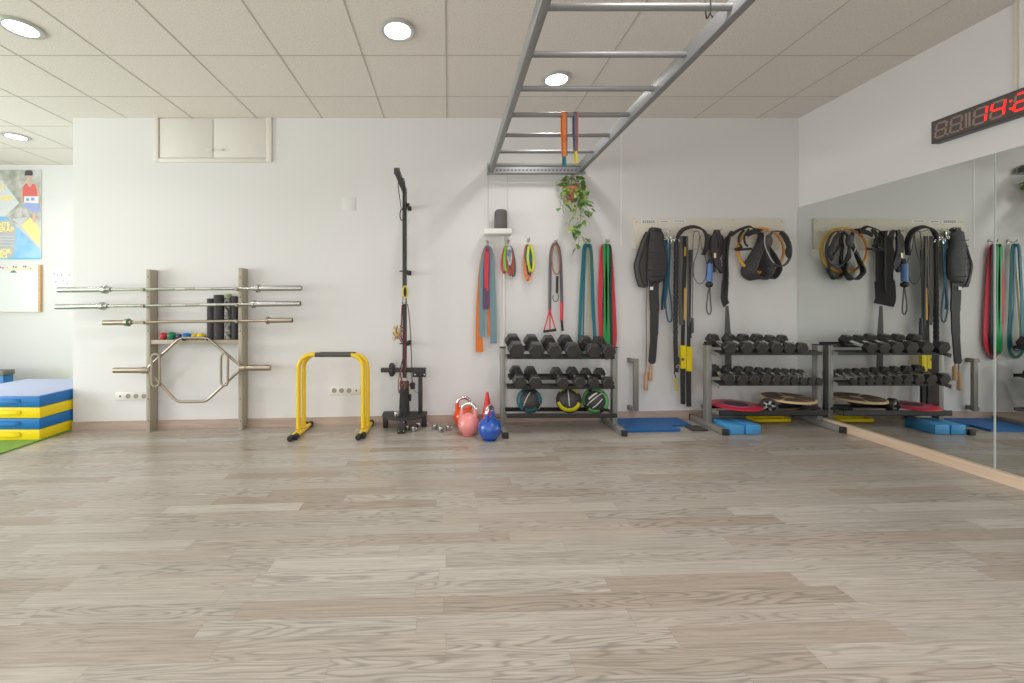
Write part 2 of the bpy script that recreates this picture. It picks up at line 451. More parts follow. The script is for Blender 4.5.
# ================================================================== WALL FITTINGS
# high cupboard under the ceiling
def wpt(px, py, d=0): return W(px, py, WB - d)
def wbox(mb, x0, y0, x1, y1, d0, d1, bev=0.0, base=WB):
    """box lying on the back wall, px rectangle, from d0 to d1 in front of the wall"""
    a = W(x0, y1, base); b = W(x1, y0, base)
    return mb.box((a.x, base - d1, a.z), (b.x, base - d0, b.z), bev)
r = thing('wall_cupboard', 'shallow cream two-door cupboard set in the wall below the ceiling', 'cupboard', wpt(214, 162.5))
mb = MB(); wbox(mb, 154.7, 118.2, 159.6, 162.5, 0, .02, .003); wbox(mb, 266.8, 118.2, 272.4, 162.5, 0, .02, .003); wbox(mb, 159.6, 158.8, 266.8, 162.5, 0, .02, .003)
obj('cupboard_frame', mb, CREAMW, r)
for x0, x1, hx in ((160.4, 213.4, 210.3), (214.2, 266.3, 220.6)):
    d = obj('door', wbox(MB(), x0, 119.2, x1, 158.2, 0.001, .012, .002), CREAMD, r)
    h = MB(); c = wpt(hx, 150.4, .014); h.cyl(c + V((-.026, -.012, 0)), c + V((.026, -.012, 0)), .009, 10); h.cyl(c + V((-.015, .006, 0)), c + V((-.015, -.012, 0)), .005, 8); h.cyl(c + V((.015, .006, 0)), c + V((.015, -.012, 0)), .005, 8)
    obj('handle', h, CREAM, d)

def sockets(lab, xs, y, flip):
    r = thing('socket_strip', lab, 'electrical socket', wpt(sum(xs) / len(xs), y))
    lo, hi = min(xs) - 4.2, max(xs) + 4.2
    obj('cover_plate', wbox(MB(), lo, y - 4, hi, y + 4, 0, .010, .003), CREAM, r)
    for i, x in enumerate(xs):
        c = wpt(x, y, .0098)
        if i == flip:
            obj('aerial_outlet', MB().lathe([(.009, -.002), (.009, .004), (.004, .005)], c, Matrix.Rotation(PI / 2, 3, 'X'), 14), DARKHOLE, r)
        else:
            o = obj('socket', MB().lathe([(.023, -.002), (.023, .003), (.020, .0035), (.019, .0005), (.0, .0005)], c, Matrix.Rotation(PI / 2, 3, 'X'), 20), mat('socket_grey', (0.34, 0.31, 0.27), .5), r)
sockets('cream four-gang socket strip low on the wall beside the left wooden upright', [120.2, 128.2, 136, 144], 396.2, 0)
sockets('cream four-gang socket strip low on the wall, seen through the yellow dip bars', [334.2, 341.6, 349, 356.4], 390.5, 3)
r = tag(obj('wall_plate', wbox(MB(), 342.5, 197.5, 355.6, 210.5, 0, .004, .001), WALL), 'blank square white cover plate high on the white wall', 'cover plate')

# ------------------------------------------------------------------ recess wall: poster, board, paper
YP = YR
PX0, PX1 = -6.12, W(42, 0, YP).x
zt, zb = W(0, 169.8, YP).z, W(0, 259, YP).z
r = thing('running_poster', 'glossy running event poster with a runner in red vest on the left wall', 'poster', (PX0 / 2 + PX1 / 2, YP, zb))
obj('sheet', MB().box((PX0, YP - .008, zb), (PX1, YP - .0002, zt)), mat('poster_grey', (0.62, 0.63, 0.64), 0.35), r, False)
def pp(x, y, d): q = W(x, y, YP); return V((q.x, YP - d, q.z))
def ppoly(name, pts, m, d):
    return obj(name, MB().prism([pp(x, y, d) for x, y in pts], (0, .0006, 0)), m, r, False)
SKYP = mat('print_dusky_photo', (0.36, 0.37, 0.33), 0.35, var=(6, (0.62, 0.62, 0.60)))
ppoly('printed_photo', [(-20, 170.2), (41.6, 170.2), (41.6, 226), (-20, 226)], SKYP, .0088)
ppoly('printed_diamond', [(-25, 200), (2, 179.5), (20, 203), (4, 218), (-20, 226)], mat('print_pale', (0.70, 0.74, 0.77), 0.35), .0098)
ppoly('printed_inset', [(9, 219), (20, 206), (31, 216), (21, 226)], mat('print_inset', (0.38, 0.33, 0.29), 0.35, var=(9, (0.62, 0.60, 0.60))), .0108)
ppoly('printed_floor', [(12, 219), (30, 217), (21, 226)], mat('print_grey', (0.60, 0.62, 0.66), 0.35), .0112)
ppoly('printed_blue', [(-25, 214), (7, 217), (41.6, 250), (41.6, 259), (-25, 259)], mat('print_blue', (0.22, 0.50, 0.80), 0.35, var=(5, (0.34, 0.60, 0.86))), .0102)
ppoly('printed_grey_block', [(-25, 219), (14, 222), (17, 231), (14, 258), (-25, 258)], mat('print_slate', (0.42, 0.45, 0.50), 0.35, var=(7, (0.55, 0.52, 0.54))), .0106)
ppoly('printed_yellow', [(22, 225.5), (31, 217.5), (40.6, 228), (40.6, 247.5)], mat('print_yellow', (0.90, 0.76, 0.30), 0.35), .0110)
ppoly('printed_border', [(-25, 257.8), (41.6, 257.8), (41.6, 259.1), (-25, 259.1)], mat('print_cyan', (0.05, 0.52, 0.80), 0.35), .0114)
PSK = mat('print_skin', (0.66, 0.47, 0.38), 0.35)
ppoly('printed_runner_skin', [(27.5, 176), (31.8, 176), (32, 180), (31, 182.5), (35.5, 184), (39, 188), (41, 196), (40, 204), (37.5, 204), (37, 214), (36, 223), (33.5, 222), (32.5, 206), (22, 200), (21, 194), (23, 187), (27.5, 183), (28.6, 182)], PSK, .0116)
ppoly('printed_runner_vest', [(23.4, 188), (26.5, 183.4), (28.6, 184.6), (29.5, 187), (32, 186.8), (33, 184), (35.6, 184.6), (38, 190), (39, 202), (24, 202)], mat('print_red', (0.72, 0.16, 0.15), 0.35), .0120)
ppoly('printed_runner_bib', [(25, 196.5), (39.3, 196.5), (39.3, 203.5), (25, 202.5)], mat('print_white', (0.80, 0.82, 0.86), 0.35), .0124)
ppoly('printed_bib_number', [(27, 198.4), (30, 198.4), (30, 201.2), (27, 201.2)], mat('print_bib_blue', (0.25, 0.38, 0.70), 0.35), .0128)
ppoly('printed_bib_number', [(32, 197.8), (35.5, 197.8), (35.5, 200.8), (32, 200.8)], MATS['print_bib_blue'], .0128)
ppoly('printed_runner_shorts', [(26, 203.5), (40.8, 204), (41, 212), (33, 213), (31, 211), (23, 206)], mat('print_short_blue', (0.36, 0.42, 0.74), 0.35), .0126)
ppoly('printed_runner_cap', [(25.6, 175.8), (26, 171.5), (28, 170.6), (31.5, 170.6), (33.6, 172), (33.4, 175.8)], mat('print_cap', (0.09, 0.08, 0.09), 0.35), .0128)
PY = mat('print_text_yellow', (0.93, 0.80, 0.32), 0.4)
pxm = YP / F
for t, x, y, h in (('ENTE', -4, 226.6, 4.6), ('TERAP', -4.5, 231.8, 4.9), ('BEER', 1, 200.4, 4.2), ('ENOR', -5, 253.4, 4.6), ('ENCI', -5, 258, 4.3), ('U', 0, 189.5, 6)):
    obj('lettering', text_mb(t, h * pxm * 1.36, pp(x, y, .0116), (1, 0, 0), (0, 0, 1), .0004, bold=.004), PY, r, False)
for y in (236, 239, 242, 245):
    obj('small_print', MB().prism([pp(x, yy, .0112) for x, yy in ((-6, y), (15, y), (15, y + 1), (-6, y + 1))], (0, .0004, 0)), MATS['print_grey'], r, False)

r = thing('planner_board', 'white planner board in a wooden frame hanging under the poster', 'whiteboard', pp(10, 312, 0))
obj('board', MB().box((-6.3, YP - .018, W(0, 311.5, YP).z), (W(41, 0, YP).x, YP - .0005, W(0, 265.8, YP).z)), mat('whiteboard_gloss', (0.78, 0.80, 0.82), 0.25), r, False)
fr = MB(); xa, xb = W(40.2, 0, YP).x, W(42.4, 0, YP).x
fr.box((xa, YP - .03, W(0, 312, YP).z), (xb, YP - .0005, W(0, 265, YP).z), .003)
obj('frame_side', fr, wood_mat('orange_pine', (0.60, 0.33, 0.15), (0.70, 0.42, 0.22)), r)
obj('frame_rail', MB().box((-6.3, YP - .026, W(0, 312.2, YP).z), (xa, YP - .0005, W(0, 311.0, YP).z), .002), mat('pale_rail', (0.70, 0.65, 0.60), 0.5), r)
obj('header_print', MB().box((-6.3, YP - .0186, W(0, 271.2, YP).z), (W(40, 0, YP).x, YP - .0182, W(0, 266.2, YP).z)), mat('header_yellow', (0.80, 0.72, 0.52), 0.5, var=(14, (0.72, 0.72, 0.76))), r, False)
mk = [(2, 267.5, (.2, .3, .6)), (4.5, 268, (.7, .2, .15)), (15, 266.8, (.35, .15, .2)), (17.5, 267.2, (.2, .2, .25)), (25, 266.6, (.5, .2, .2)), (32, 268.5, (.8, .35, .05)), (27, 266.8, (.3, .1, .1)), (9, 268, (.7, .6, .2))]
for i, (x, y, c) in enumerate(mk):
    obj('printed_mark', MB().lathe([(.012, 0), (.012, .001)], pp(x, y, .0187), Matrix.Rotation(PI / 2, 3, 'X'), 10), mat('mark%d' % i, c, .5), r)
obj('green_magnet', MB().prism([pp(x, y, .020) for x, y in ((11.5, 272.8), (13, 271.3), (15, 270.2), (17, 271.3), (18.2, 272.8))], (0, .002, 0)), mat('magnet_green', (0.03, 0.25, 0.20), .4), r)
r = thing('paper_sheet', 'white paper sheet with small drawings taped beside the planner board', 'paper', pp(62, 287, 0))
obj('sheet', MB().box((W(51, 0, YP).x, YP - .003, W(0, 287, YP).z), (W(73, 0, YP).x, YP - .0003, W(0, 270.5, YP).z)), PAPER, r, False)
for x, y in ((54.5, 274), (57.5, 275), (62, 275), (69.5, 275), (63.4, 280.5), (56, 282), (67.5, 283.5)):
    obj('printed_mark', MB().box(pp(x - .8, y + 1.1, .0036), pp(x + .8, y - 1.1, .0031)), mat('pencil_grey', (0.52, 0.50, 0.50), .7), r, False)

# ================================================================== LEFT: boxes, bench, turf
r = obj('artificial_turf', quad_floor(XL + .006, -3.642, YF + .02, YR - .02, .02), mat('artificial_turf', (0.16, 0.30, 0.035), 0.9, bump=(300, 0.8), var=(140, (0.24, 0.42, 0.06))))
for v in r.data.vertices: v.co.z += .012
tag(r, 'bright green artificial turf covering the floor at the far left', 'turf')
SX1, SX0, SY0, SY1 = -3.662, -4.62, 3.756, 4.60
zb0 = fz(SX1) + .002
lays = [(YELF, .100, .0, 'yellow foam plyometric block at the bottom of the stack, on green turf'), (BLUF, .098, .012, 'blue foam plyometric block between the two yellow ones of the stack'),
        (YELF, .100, .012, 'yellow foam plyometric block second from the top of the stack'), (BLUF, .100, .012, 'blue foam plyometric block with pale lilac top, topmost of the stack')]
z = zb0
for i, (m, h, sx, lab) in enumerate(lays):
    r = thing('foam_block', lab, 'foam block', ((SX0 + SX1) / 2, SY0, z), 'stacked foam blocks')
    obj('body', MB().box((SX0, SY0 - (0.004 if i % 2 else 0), z), (SX1 + (.004 if i else 0), SY1 - (0.0 if i else .3), z + h - .002), .007), m, r)
    hx0, hx1 = W(2, 0, SY0).x, W(19, 0, SY0).x
    zc = z + h * .55
    hp = [V((hx0 - .02, SY0 - .006, zc)), V((hx0 + .01, SY0 - .02, zc + .004)), V(((hx0 + hx1) / 2, SY0 - .024, zc + .004)), V((hx1 - .01, SY0 - .02, zc + .004)), V((hx1 + .02, SY0 - .006, zc))]
    obj('carry_strap', MB().ribbon(spline(hp, 5), .034, .004, (0, 0, 1)), m if i < 3 else BLUF, r)
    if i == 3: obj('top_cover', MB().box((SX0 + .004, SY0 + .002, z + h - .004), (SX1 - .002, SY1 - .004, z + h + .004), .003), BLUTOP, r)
    z += h
# bench beyond
Yb = 4.9
xb = W(3, 0, Yb).x
r = thing('padded_bench', 'blue vinyl bench with grey padded top, cut by the left edge', 'bench', (xb - .5, Yb, fz(xb)))
obj('padded_top', MB().box((xb - 1.1, Yb, W(0, 376, Yb).z), (xb, Yb + .14, W(0, 370.8, Yb).z), .010), GREYTOP, r)
obj('body', MB().box((xb - 1.1, Yb + .012, fz(-5.6) + .012), (xb - .01, Yb + .13, W(0, 376, Yb).z), .008), BLUF, r)

# ================================================================== BARBELL STORAGE
YU = 3.952
xl0, xl1 = W(146.1, 0, YU).x, W(149.9, 0, YU).x
xr0, xr1 = W(238.2, 0, YU).x, W(242.1, 0, YU).x
r = thing('barbell_wall_rack', 'greige wooden wall rack with two uprights and a low shelf, holding barbells', 'barbell rack', ((xl0 + xr1) / 2, YU, fz(-2.4)))
HOLE = mat('bolt_dark', (0.10, 0.085, 0.07), 0.5)
for x0, x1, yt in ((xl0, xl1, 269.3), (xr0, xr1, 267.8)):
    u = obj('upright', MB().box((x0, YU, fz(x0)), (x1, WB - .0015, W(0, yt, YU).z), .003), GREIGE, r)
    for y in (277, 297, 331, 399, 421):
        c = W(0, y, YU); obj('bolt', MB().lathe([(.006, -.001), (.006, .002), (.003, .003)], (x0 + .02, YU, c.z), Matrix.Rotation(PI / 2, 3, 'X'), 10), HOLE, u)
zs1, zs0 = W(0, 340, YU).z, W(0, 344.3, YU).z
obj('shelf', MB().box((xl1 - .002, YU + .008, zs0), (xr0 + .002, WB - .0015, zs1), .003), GREIGE, r)
YBAR = 3.895
bars = [(58.6, 289.8, 103, 111, 253.8, 259.4, 301.6, 288.2, 2.85, BARSTEEL, 'chrome Olympic barbell resting highest on the wall rack'),
        (56.4, 306.8, 101, 108, 250, 255, 300.4, 303.6, 2.75, BARSTEEL, 'chrome Olympic barbell resting second from top on the wall rack'),
        (103.6, 322.8, 125.6, 132, 265.8, 269, 292.4, 320.2, 2.6, COPPER, 'shorter copper-toned barbell resting lowest of the three straight bars')]
GRN = mat('green_collar_ring', (0.06, 0.30, 0.16), 0.4)
KNURL = mat('knurled_bar', (0.50, 0.50, 0.48), 0.5, 1.0)
for bi, (xa, ya, c0, c1, d0, d1, xb, yb, rp, m, lab) in enumerate(bars):
    A, B = W(xa, ya, YBAR), W(xb, yb, YBAR); D = (B - A).normalized()
    def at(px): return A + (B - A) * ((px - xa) / (xb - xa))
    t = thing('barbell', lab, 'barbell', (A + B) / 2, 'barbells on the wall rack')
    rs = rp * YBAR / F
    obj('shaft', MB().cyl(at(c0), at(d1), .0140 if bi < 2 else .0125, 14), m, t)
    for u0, u1, v0, v1 in ((xa, c0, c0, c1), (xb, d1, d1, d0)):
        s_ = obj('sleeve', MB().cyl(at(u0), at(u1), rs, 18), m, t)
        cc = [at(v0), at(v0 + (v1 - v0) * .45), at(v0 + (v1 - v0) * .55), at(v1)]
        obj('collar', MB().tube([cc[0], cc[1], cc[2], cc[3]], [rs * 1.45, rs * 1.5, rs * .95, rs * .9], 18), m, t)
        e = at(u0); o = D * (-.002 if u0 == xa else .002)
        obj('end_cap', MB().cyl(e - o, e + o, rs * .72, 14), DARKHOLE if bi else SATIN, t)
        if bi == 2: obj('coloured_ring', MB().cyl(at(v0 + (v1 - v0) * .46), at(v0 + (v1 - v0) * .54), rs * 1.54, 18), GRN, t)
    if bi < 2:
        for k0, k1 in ((176, 186 + bi * 0), (196 - 20 * bi * 0, 212)) if bi == 0 else ((172, 186), (200, 216)):
            obj('knurling', MB().cyl(at(k0), at(k1), .0146, 14), KNURL, t)
    # hooks that carry it, part of the rack
    rb = .0145 if bi < 2 else .013
    for x0, x1 in ((xl0, xl1), (xr0, xr1)):
        xc = (x0 + x1) / 2; zc = (A + (B - A) * ((xc - A.x) / (B.x - A.x))).z
        pts = [V((xc, YU + .001, zc - rb - .004)), V((xc, YBAR, zc - rb - .004)), V((xc, YBAR - rb - .006, zc - rb + .002)), V((xc, YBAR - rb - .010, zc + .012))]
        obj('bar_hook', MB().ribbon(pts, .026, .005, (1, 0, 0)), GREIGE, r, False)
# trap bar
YT = 3.925
r = thing('hex_trap_bar', 'bronze-toned hexagonal trap bar hanging below the shelf of the wall rack', 'trap bar', W(194, 338, YT))
def tp(x, y, dy=0): return W(x, y, YT + dy)
hexp = [tp(180, 338), tp(207.5, 337.8), tp(242.6, 367.6), tp(206, 401.6), tp(177, 401.9), tp(146.6, 369)]
def roundp(P, k=.18, n=5):
    out = []; m = len(P)
    for i in range(m):
        a, b, c = P[i - 1], P[i], P[(i + 1) % m]
        u = b + (a - b).normalized() * min(k * (a - b).length, .05); w = b + (c - b).normalized() * min(k * (c - b).length, .05)
        for j in range(n + 1):
            t = j / n; out.append(u * (1 - t) ** 2 + b * 2 * t * (1 - t) + w * t * t)
    return out
obj('hexagon_frame', MB().tube(roundp(hexp), .0125, 12, closed=True), COPPER, r)
for sx, x0, x1, y in ((-1, 114.4, 146, 370.3), (1, 270.4, 243, 367.8)):
    a, b = tp(x0, y), tp(x1, y)
    obj('sleeve', MB().cyl(a, b, .0265, 18), COPPER, r)
    obj('collar', MB().tube([b, b + V((-sx * -.0 + sx * .0, 0, 0)), b + V((-sx * .045, 0, 0))] if False else [b + V((sx * .03, 0, 0)), b + V((sx * .028, 0, 0)), b + V((-sx * .03, 0, 0))], [.030, .033, .026], 18), COPPER, r)
for x0, x1, y0, y1 in ((151.6, 159.6, 354, 386.5), (221, 227.8, 353.5, 385.5)):
    dy = -.035
    P = [tp(x0, y0, dy), tp(x1, y0, dy), tp(x1, y1, dy), tp(x0, y1, dy)]
    h = MB().tube(roundp(P, .5, 6), .0105, 10, closed=True)
    for yy in (y0, y1):
        c = tp((x0 + x1) / 2, yy, dy); h.cyl(c, c + V((0, -dy, 0)), .009, 8)
    obj('handle_loop', h, COPPER, r)
rk = [o for o in C.objects if o.name == 'barbell_wall_rack'][0]
for x in (183.5, 208):
    c = W(x, 338, YT)
    obj('shelf_hook', MB().tube(spline([V((c.x, YU + .009, c.z - .02)), V((c.x, YT + .004, c.z - .022)), V((c.x, YT - .012, c.z - .019)), V((c.x, YT - .021, c.z - .004))], 4), .005, 8), BLACK, rk)
# small balls on the shelf
zs = zs1
for x, w_, col, lab, sz in ((164, 7.6, (0.50, 0.03, 0.04), 'small red massage ball leftmost on the wooden shelf', .95), (171.9, 8.4, (0.01, 0.20, 0.10), 'small green massage ball on the wooden shelf beside the red one', .92),
                        (179.2, 6.2, (0.06, 0.05, 0.12), 'small dark purple massage ball on the wooden shelf', .95), (187, 9.4, (0.01, 0.16, 0.52), 'small blue massage ball on the wooden shelf', .72),
                        (195.4, 7.6, (0.72, 0.52, 0.01), 'dull yellow massage ball on the shelf beside the blue one', .8), (201.2, 7.6, (0.88, 0.66, 0.01), 'bright yellow massage ball next to the dark foam rollers', .85)):
    Y0 = YU + .05; R = w_ / 2 * Y0 / F
    c = W(x, 0, Y0); o = obj('massage_ball', MB().ball((c.x, Y0, zs + R * sz), R, sc=(1, 1, sz)), mat('ball_%d' % int(x), col, .38)); tag(o, lab, 'massage ball', 'massage balls on the shelf')
CHAR = mat('charcoal_foam', (0.055, 0.052, 0.055), 0.75, bump=(60, .3)); CHAR2 = mat('speckled_foam', (0.025, 0.025, 0.025), .7, var=(38, (0.42, 0.42, 0.40)))
LIME = mat('lime_foam_end', (0.38, 0.55, 0.12), .7)
for i, (x0, x1, yt, m, lab) in enumerate(((207.2, 215, 298.5, CHAR, 'shortest charcoal foam roller standing on the shelf, next to the yellow balls'), (214, 224, 294.8, CHAR, 'thick charcoal foam roller standing second on the shelf'),
                             (224.4, 231.2, 294.3, CHAR2, 'black and white speckled foam roller with a lime green top'), (231.6, 238.0, 296.2, CHAR, 'charcoal foam roller standing against the right wooden upright'))):
    Y0 = YU + .053; R = (x1 - x0) / 2 * Y0 / F * .97; c = W((x0 + x1) / 2, yt, Y0)
    t = thing('foam_roller', lab, 'foam roller', (c.x, Y0, zs), 'foam rollers on the shelf')
    H = c.z - zs; prof = [(R * .86, .001), (R * .98, .006)]
    nr = 9
    for k in range(1, nr * 2): prof.append((R * (1.0 if k % 2 else .94), .006 + (H - .012) * k / (nr * 2)))
    prof += [(R * .98, H - .006), (R * .86, H), (R * .5, H), (R * .48, H - .05)]
    obj('roller_body', MB().lathe(prof, (c.x, Y0, zs), n=24), m, t)
    if i == 2: obj('lime_end', MB().lathe([(R * .98, H - .012), (R * 1.0, H - .01), (R * 1.0, H + .003), (R * .55, H + .004)], (c.x, Y0, zs), n=24), LIME, t)

# ================================================================== DIP BARS
def dipbar(dx, dy, lab):
    xa, xb = -1.348 + dx, -.763 + dx; Yl = 3.80 + dy
    ztop = .694
    t = thing('dip_bar', lab, 'dip bar', ((xa + xb) / 2, Yl, fz((xa + xb) / 2)), 'yellow dip bars')
    R = .125; pts = [V((xa, Yl, fz(xa) + .05))]
    pts += [V((xa + R - R * math.cos(a), Yl, ztop - R + R * math.sin(a))) for a in [PI / 2 * k / 10 for k in range(11)]]
    pts += [V((xb - R + R * math.sin(a), Yl, ztop - R + R * math.cos(a))) for a in [PI / 2 * k / 10 for k in range(11)]]
    pts += [V((xb, Yl, fz(xb) + .05))]
    obj('bent_tube', MB().tube(pts, .0192, 16), YELLOW, t)
    mid = (xa + xb) / 2 + .022
    obj('grip_sleeve', MB().cyl((mid - .162, Yl, ztop), (mid + .162, Yl, ztop), .0212, 20), GRIP, t)
    for x in (xa, xb):
        z_ = fz(x) + .027
        f_ = obj('foot_tube', MB().cyl((x, 3.60 + dy, z_), (x, 4.02 + dy * .4, z_), .018, 16), YELLOW, t)
        for y in (3.60 + dy, 4.02 + dy * .4):
            s_ = -1 if y < 3.8 else 1
            obj('foot_cap', MB().tube([(x, y - s_ * .030, z_), (x, y - s_ * .026, z_), (x, y + s_ * .012, z_), (x, y + s_ * .017, z_)], [.021, .025, .025, .019], 16), CAPBLK, f_)
    return t
dipbar(-.014, 0, 'yellow steel dip bar with grey grip, the front one of the nested pair')
dipbar(.018, .0445, 'yellow steel dip bar with grey grip, the rear one of the nested pair')

# ================================================================== TRAINING POST
XPOST = -.414; YPOST = 3.92
r = thing('training_post', 'tall black steel wall post with forward top arm for cable training', 'training post', (XPOST, YPOST, fz(XPOST)))
ZT = 2.228
obj('post', MB().box((XPOST - .019, YPOST - .019, fz(XPOST)), (XPOST + .019, YPOST + .019, ZT), .003), POSTBLK, r)
obj('top_arm', MB().box((XPOST - .020, 3.34, ZT - .040), (XPOST + .020, YPOST + .019, ZT + .002), .003), POSTBLK, r)
obj('arm_end_cap', MB().box((XPOST - .0225, 3.325, ZT - .047), (XPOST + .0225, 3.342, ZT + .006), .004), CAPBLK, r)
obj('gusset', MB().prism([V((XPOST + .006, YPOST - .018, ZT - .04)), V((XPOST + .006, YPOST - .018, ZT - .26)), V((XPOST + .006, YPOST - .20, ZT - .04))], (.008, 0, 0)), POSTBLK, r, False)
for y in (205, 272, 344):
    c = W(406, y, YPOST); zc = c.z
    b = MB(); b.box((XPOST + .016, YPOST + .0, zc - .02), (XPOST + .022, WB, zc + .02)); b.box((XPOST + .016, WB - .006, zc - .022), (XPOST + .05, WB - .001, zc + .022)); b.box((XPOST + .020, YPOST - .012, zc - .016), (XPOST + .046, YPOST + .006, zc + .016), .003)
    obj('wall_bracket', b, BLACK, r, False)
    if y != 205: obj('bracket_pin', MB().cyl((XPOST - .045, YPOST - .026, zc + .006), (XPOST + .0, YPOST - .026, zc + .006), .006, 8), BLACK, r)
for k in range(26):
    pass
# lower sleeve, foot and bolts
prof = []
z0 = fz(XPOST) + .13; z1 = W(0, 385, 3.86).z
for k in range(37):
    t_ = k / 36; prof.append(((.052 - .010 * t_) * (1 if k % 2 else .93), z0 + (z1 - z0) * t_))
obj('ribbed_sleeve', MB().lathe(prof, (XPOST, YPOST - .02, 0), n=22), FOAMBLK, r)
ft = obj('foot_plate', MB().box((-.462, 3.755, fz(-.42)), (-.392, 3.80, fz(-.42) + .135), .004).box((-.462, 3.755, fz(-.42)), (-.392, 3.96, fz(-.42) + .012), .003), POSTBLK, r)
for x in (-.449, -.405):
    for z_ in (.025, .105): obj('bolt', MB().cyl((x, 3.752, fz(-.42) + z_), (x, 3.757, fz(-.42) + z_), .005, 8), BARSTEEL, ft)
# anchor strap over the arm
t = thing('anchor_strap', 'black webbing anchor strap with carabiner hanging from the top arm of the post', 'strap', (XPOST - .006, 3.66, ZT))
P = spline([V((XPOST + .026, 3.665, 2.11)), V((XPOST + .026, 3.662, ZT + .006)), V((XPOST, 3.66, ZT + .008)), V((XPOST - .026, 3.658, ZT + .004)), V((XPOST - .024, 3.66, 2.14)), V((XPOST - .004, 3.662, 2.0)), V((XPOST + .004, 3.664, 1.975))], 6)
obj('webbing', MB().ribbon(P, .034, .004, (0, 1, 0)).ribbon(spline([V((XPOST + .026, 3.665, 2.11)), V((XPOST + .02, 3.664, 2.03)), V((XPOST + .006, 3.664, 1.975))], 5), .03, .004, (0, 1, 0)), STRAP, t)
obj('carabiner', MB().tube([V((XPOST + .004 + .017 * math.sin(a), 3.66, 1.93 + .048 * math.cos(a))) for a in [2 * PI * k / 20 for k in range(20)]], .005, 8, closed=True), BLACK, t)
# yellow sling and red rope
YR_ = YPOST - .035
t = thing('rope_pulley', 'dark red rope and pulley hanging from a yellow sling on the black post', 'rope', (XPOST, YR_, 1.3))
c0 = W(405.2, 292, YR_)
obj('yellow_sling', MB().ribbon([c0 + V((.022 * math.sin(a), 0, .055 * math.cos(a))) for a in [2 * PI * k / 20 for k in range(20)]], .024, .013, (0, 1, 0), closed=True), mat('yellow_sling', (0.62, 0.50, 0.10), .7), t)
pc = W(404.5, 303, YR_)
obj('pulley', MB().lathe([(.0, -.011), (.020, -.011), (.022, -.007), (.014, 0), (.022, .007), (.020, .011)], pc, Matrix.Rotation(PI / 2, 3, 'X'), 18), BLACK, t)
obj('pulley_shackle', MB().box(pc + V((-.012, -.014, -.01)), pc + V((.012, -.009, .05)), .003), SATIN, t)
RROPE = mat('dark_red_rope', (0.14, 0.03, 0.03), .75); BROPE = mat('brown_rope', (0.16, 0.085, 0.07), .75)
def rp_(pts, n=6): return spline([W(x, y, YR_ + dy) for x, y, dy in pts], n)
obj('rope_run', MB().tube(rp_([(402.2, 305, 0), (401.5, 320, 0), (401, 333, 0), (402, 340, 0), (405, 342, -.01), (405.6, 352, -.015), (402, 362, -.015), (400.4, 372, -.02), (401.5, 380, -.05), (403.5, 386, -.05)]), .006, 8), RROPE, t)
obj('rope_run', MB().tube(rp_([(407.6, 304, 0), (409.6, 320, .02), (411, 345, .05), (411.8, 372, .06), (412.4, 384, .06)]), .0045, 8), BROPE, t)
obj('rope_coil', MB().tube(rp_([(400, 326, 0), (404, 330, -.02), (406, 337, -.02), (402, 342, -.01), (399, 336, 0), (402, 331, 0), (405, 337, -.02), (404, 348, -.03), (406, 362, -.03), (405, 376, -.04)], 7), .005, 8), RROPE, t)
obj('rope_coil', MB().tube(rp_([(403, 366, -.03), (399.5, 374, -.05), (398.5, 384, -.07), (399, 393, -.08), (401, 386, -.08), (405, 382, -.08), (404, 390, -.09)], 7), .005, 8), BROPE, t)
obj('rope_wrap', MB().lathe([(.040, W(0, 389, 3.86).z), (.046, W(0, 387, 3.86).z), (.044, W(0, 383, 3.86).z), (.037, W(0, 381, 3.86).z)], (XPOST, YPOST - .02, 0), n=18), mat('red_wrap', (0.10, 0.05, 0.045), .8), t)
obj('white_tape', MB().lathe([(.034, W(0, 381, 3.86).z), (.034, W(0, 378.6, 3.86).z)], (XPOST, YPOST - .02, 0), n=18), mat('pale_tape', (0.55, 0.45, 0.42), .7), t)
t = thing('cord_bundle', 'knotted yellow and brown cord bundle tied to the left of the black post', 'cord', W(397, 333, YR_))
yc = mat('yellow_cord', (0.66, 0.47, 0.16), .75)
for i in range(4):
    rnd = random.Random(i + 3); pts = [W(397 + rnd.uniform(-4.4, 4), 333 + rnd.uniform(-7, 7.5), YR_ + rnd.uniform(-.03, .02)) for _ in range(7)]
    obj('cord_loop', MB().tube(spline(pts, 5, closed=True), .0036, 7, closed=True), yc if i != 2 else BROPE, t)

# flywheel platform
ZP = .122
r = thing('flywheel_platform', 'low black round-edged flywheel platform standing behind the post', 'training platform', (-.42, 3.9, fz(-.42)))
pl = []
for k in range(33):
    a = PI + PI * k / 32; pl.append(V((-.415 + .208 * math.cos(a), 3.93 + .185 * math.sin(a), ZP - .012)))
pl += [V((-.207, 4.02, ZP - .012)), V((-.623, 4.02, ZP - .012))]
obj('deck', MB().prism(pl, (0, 0, .018), .003), mat('deck_black', (0.030, 0.029, 0.029), .6, bump=(80, .2)), r)
for x in (-.60, -.235):
    for y in (3.965,):
        obj('leg', MB().box((x - .022, y - .02, fz(x)), (x + .022, y + .03, ZP - .010), .004), BLACK, r)
r = thing('pulley_stand', 'black steel stand with crossbar and clamp behind the training post', 'stand', (-.265, 3.96, ZP))
zc = W(0, 370, 3.96).z
obj('upright', MB().box((W(418.3, 0, 3.96).x, 3.945, ZP + .007), (W(422.4, 0, 3.96).x, 3.985, zc), .003), POSTBLK, r)
obj('crossbar', MB().box((W(381, 0, 3.96).x, 3.942, zc - .021), (W(425.6, 0, 3.96).x, 3.985, zc + .020), .003), POSTBLK, r)
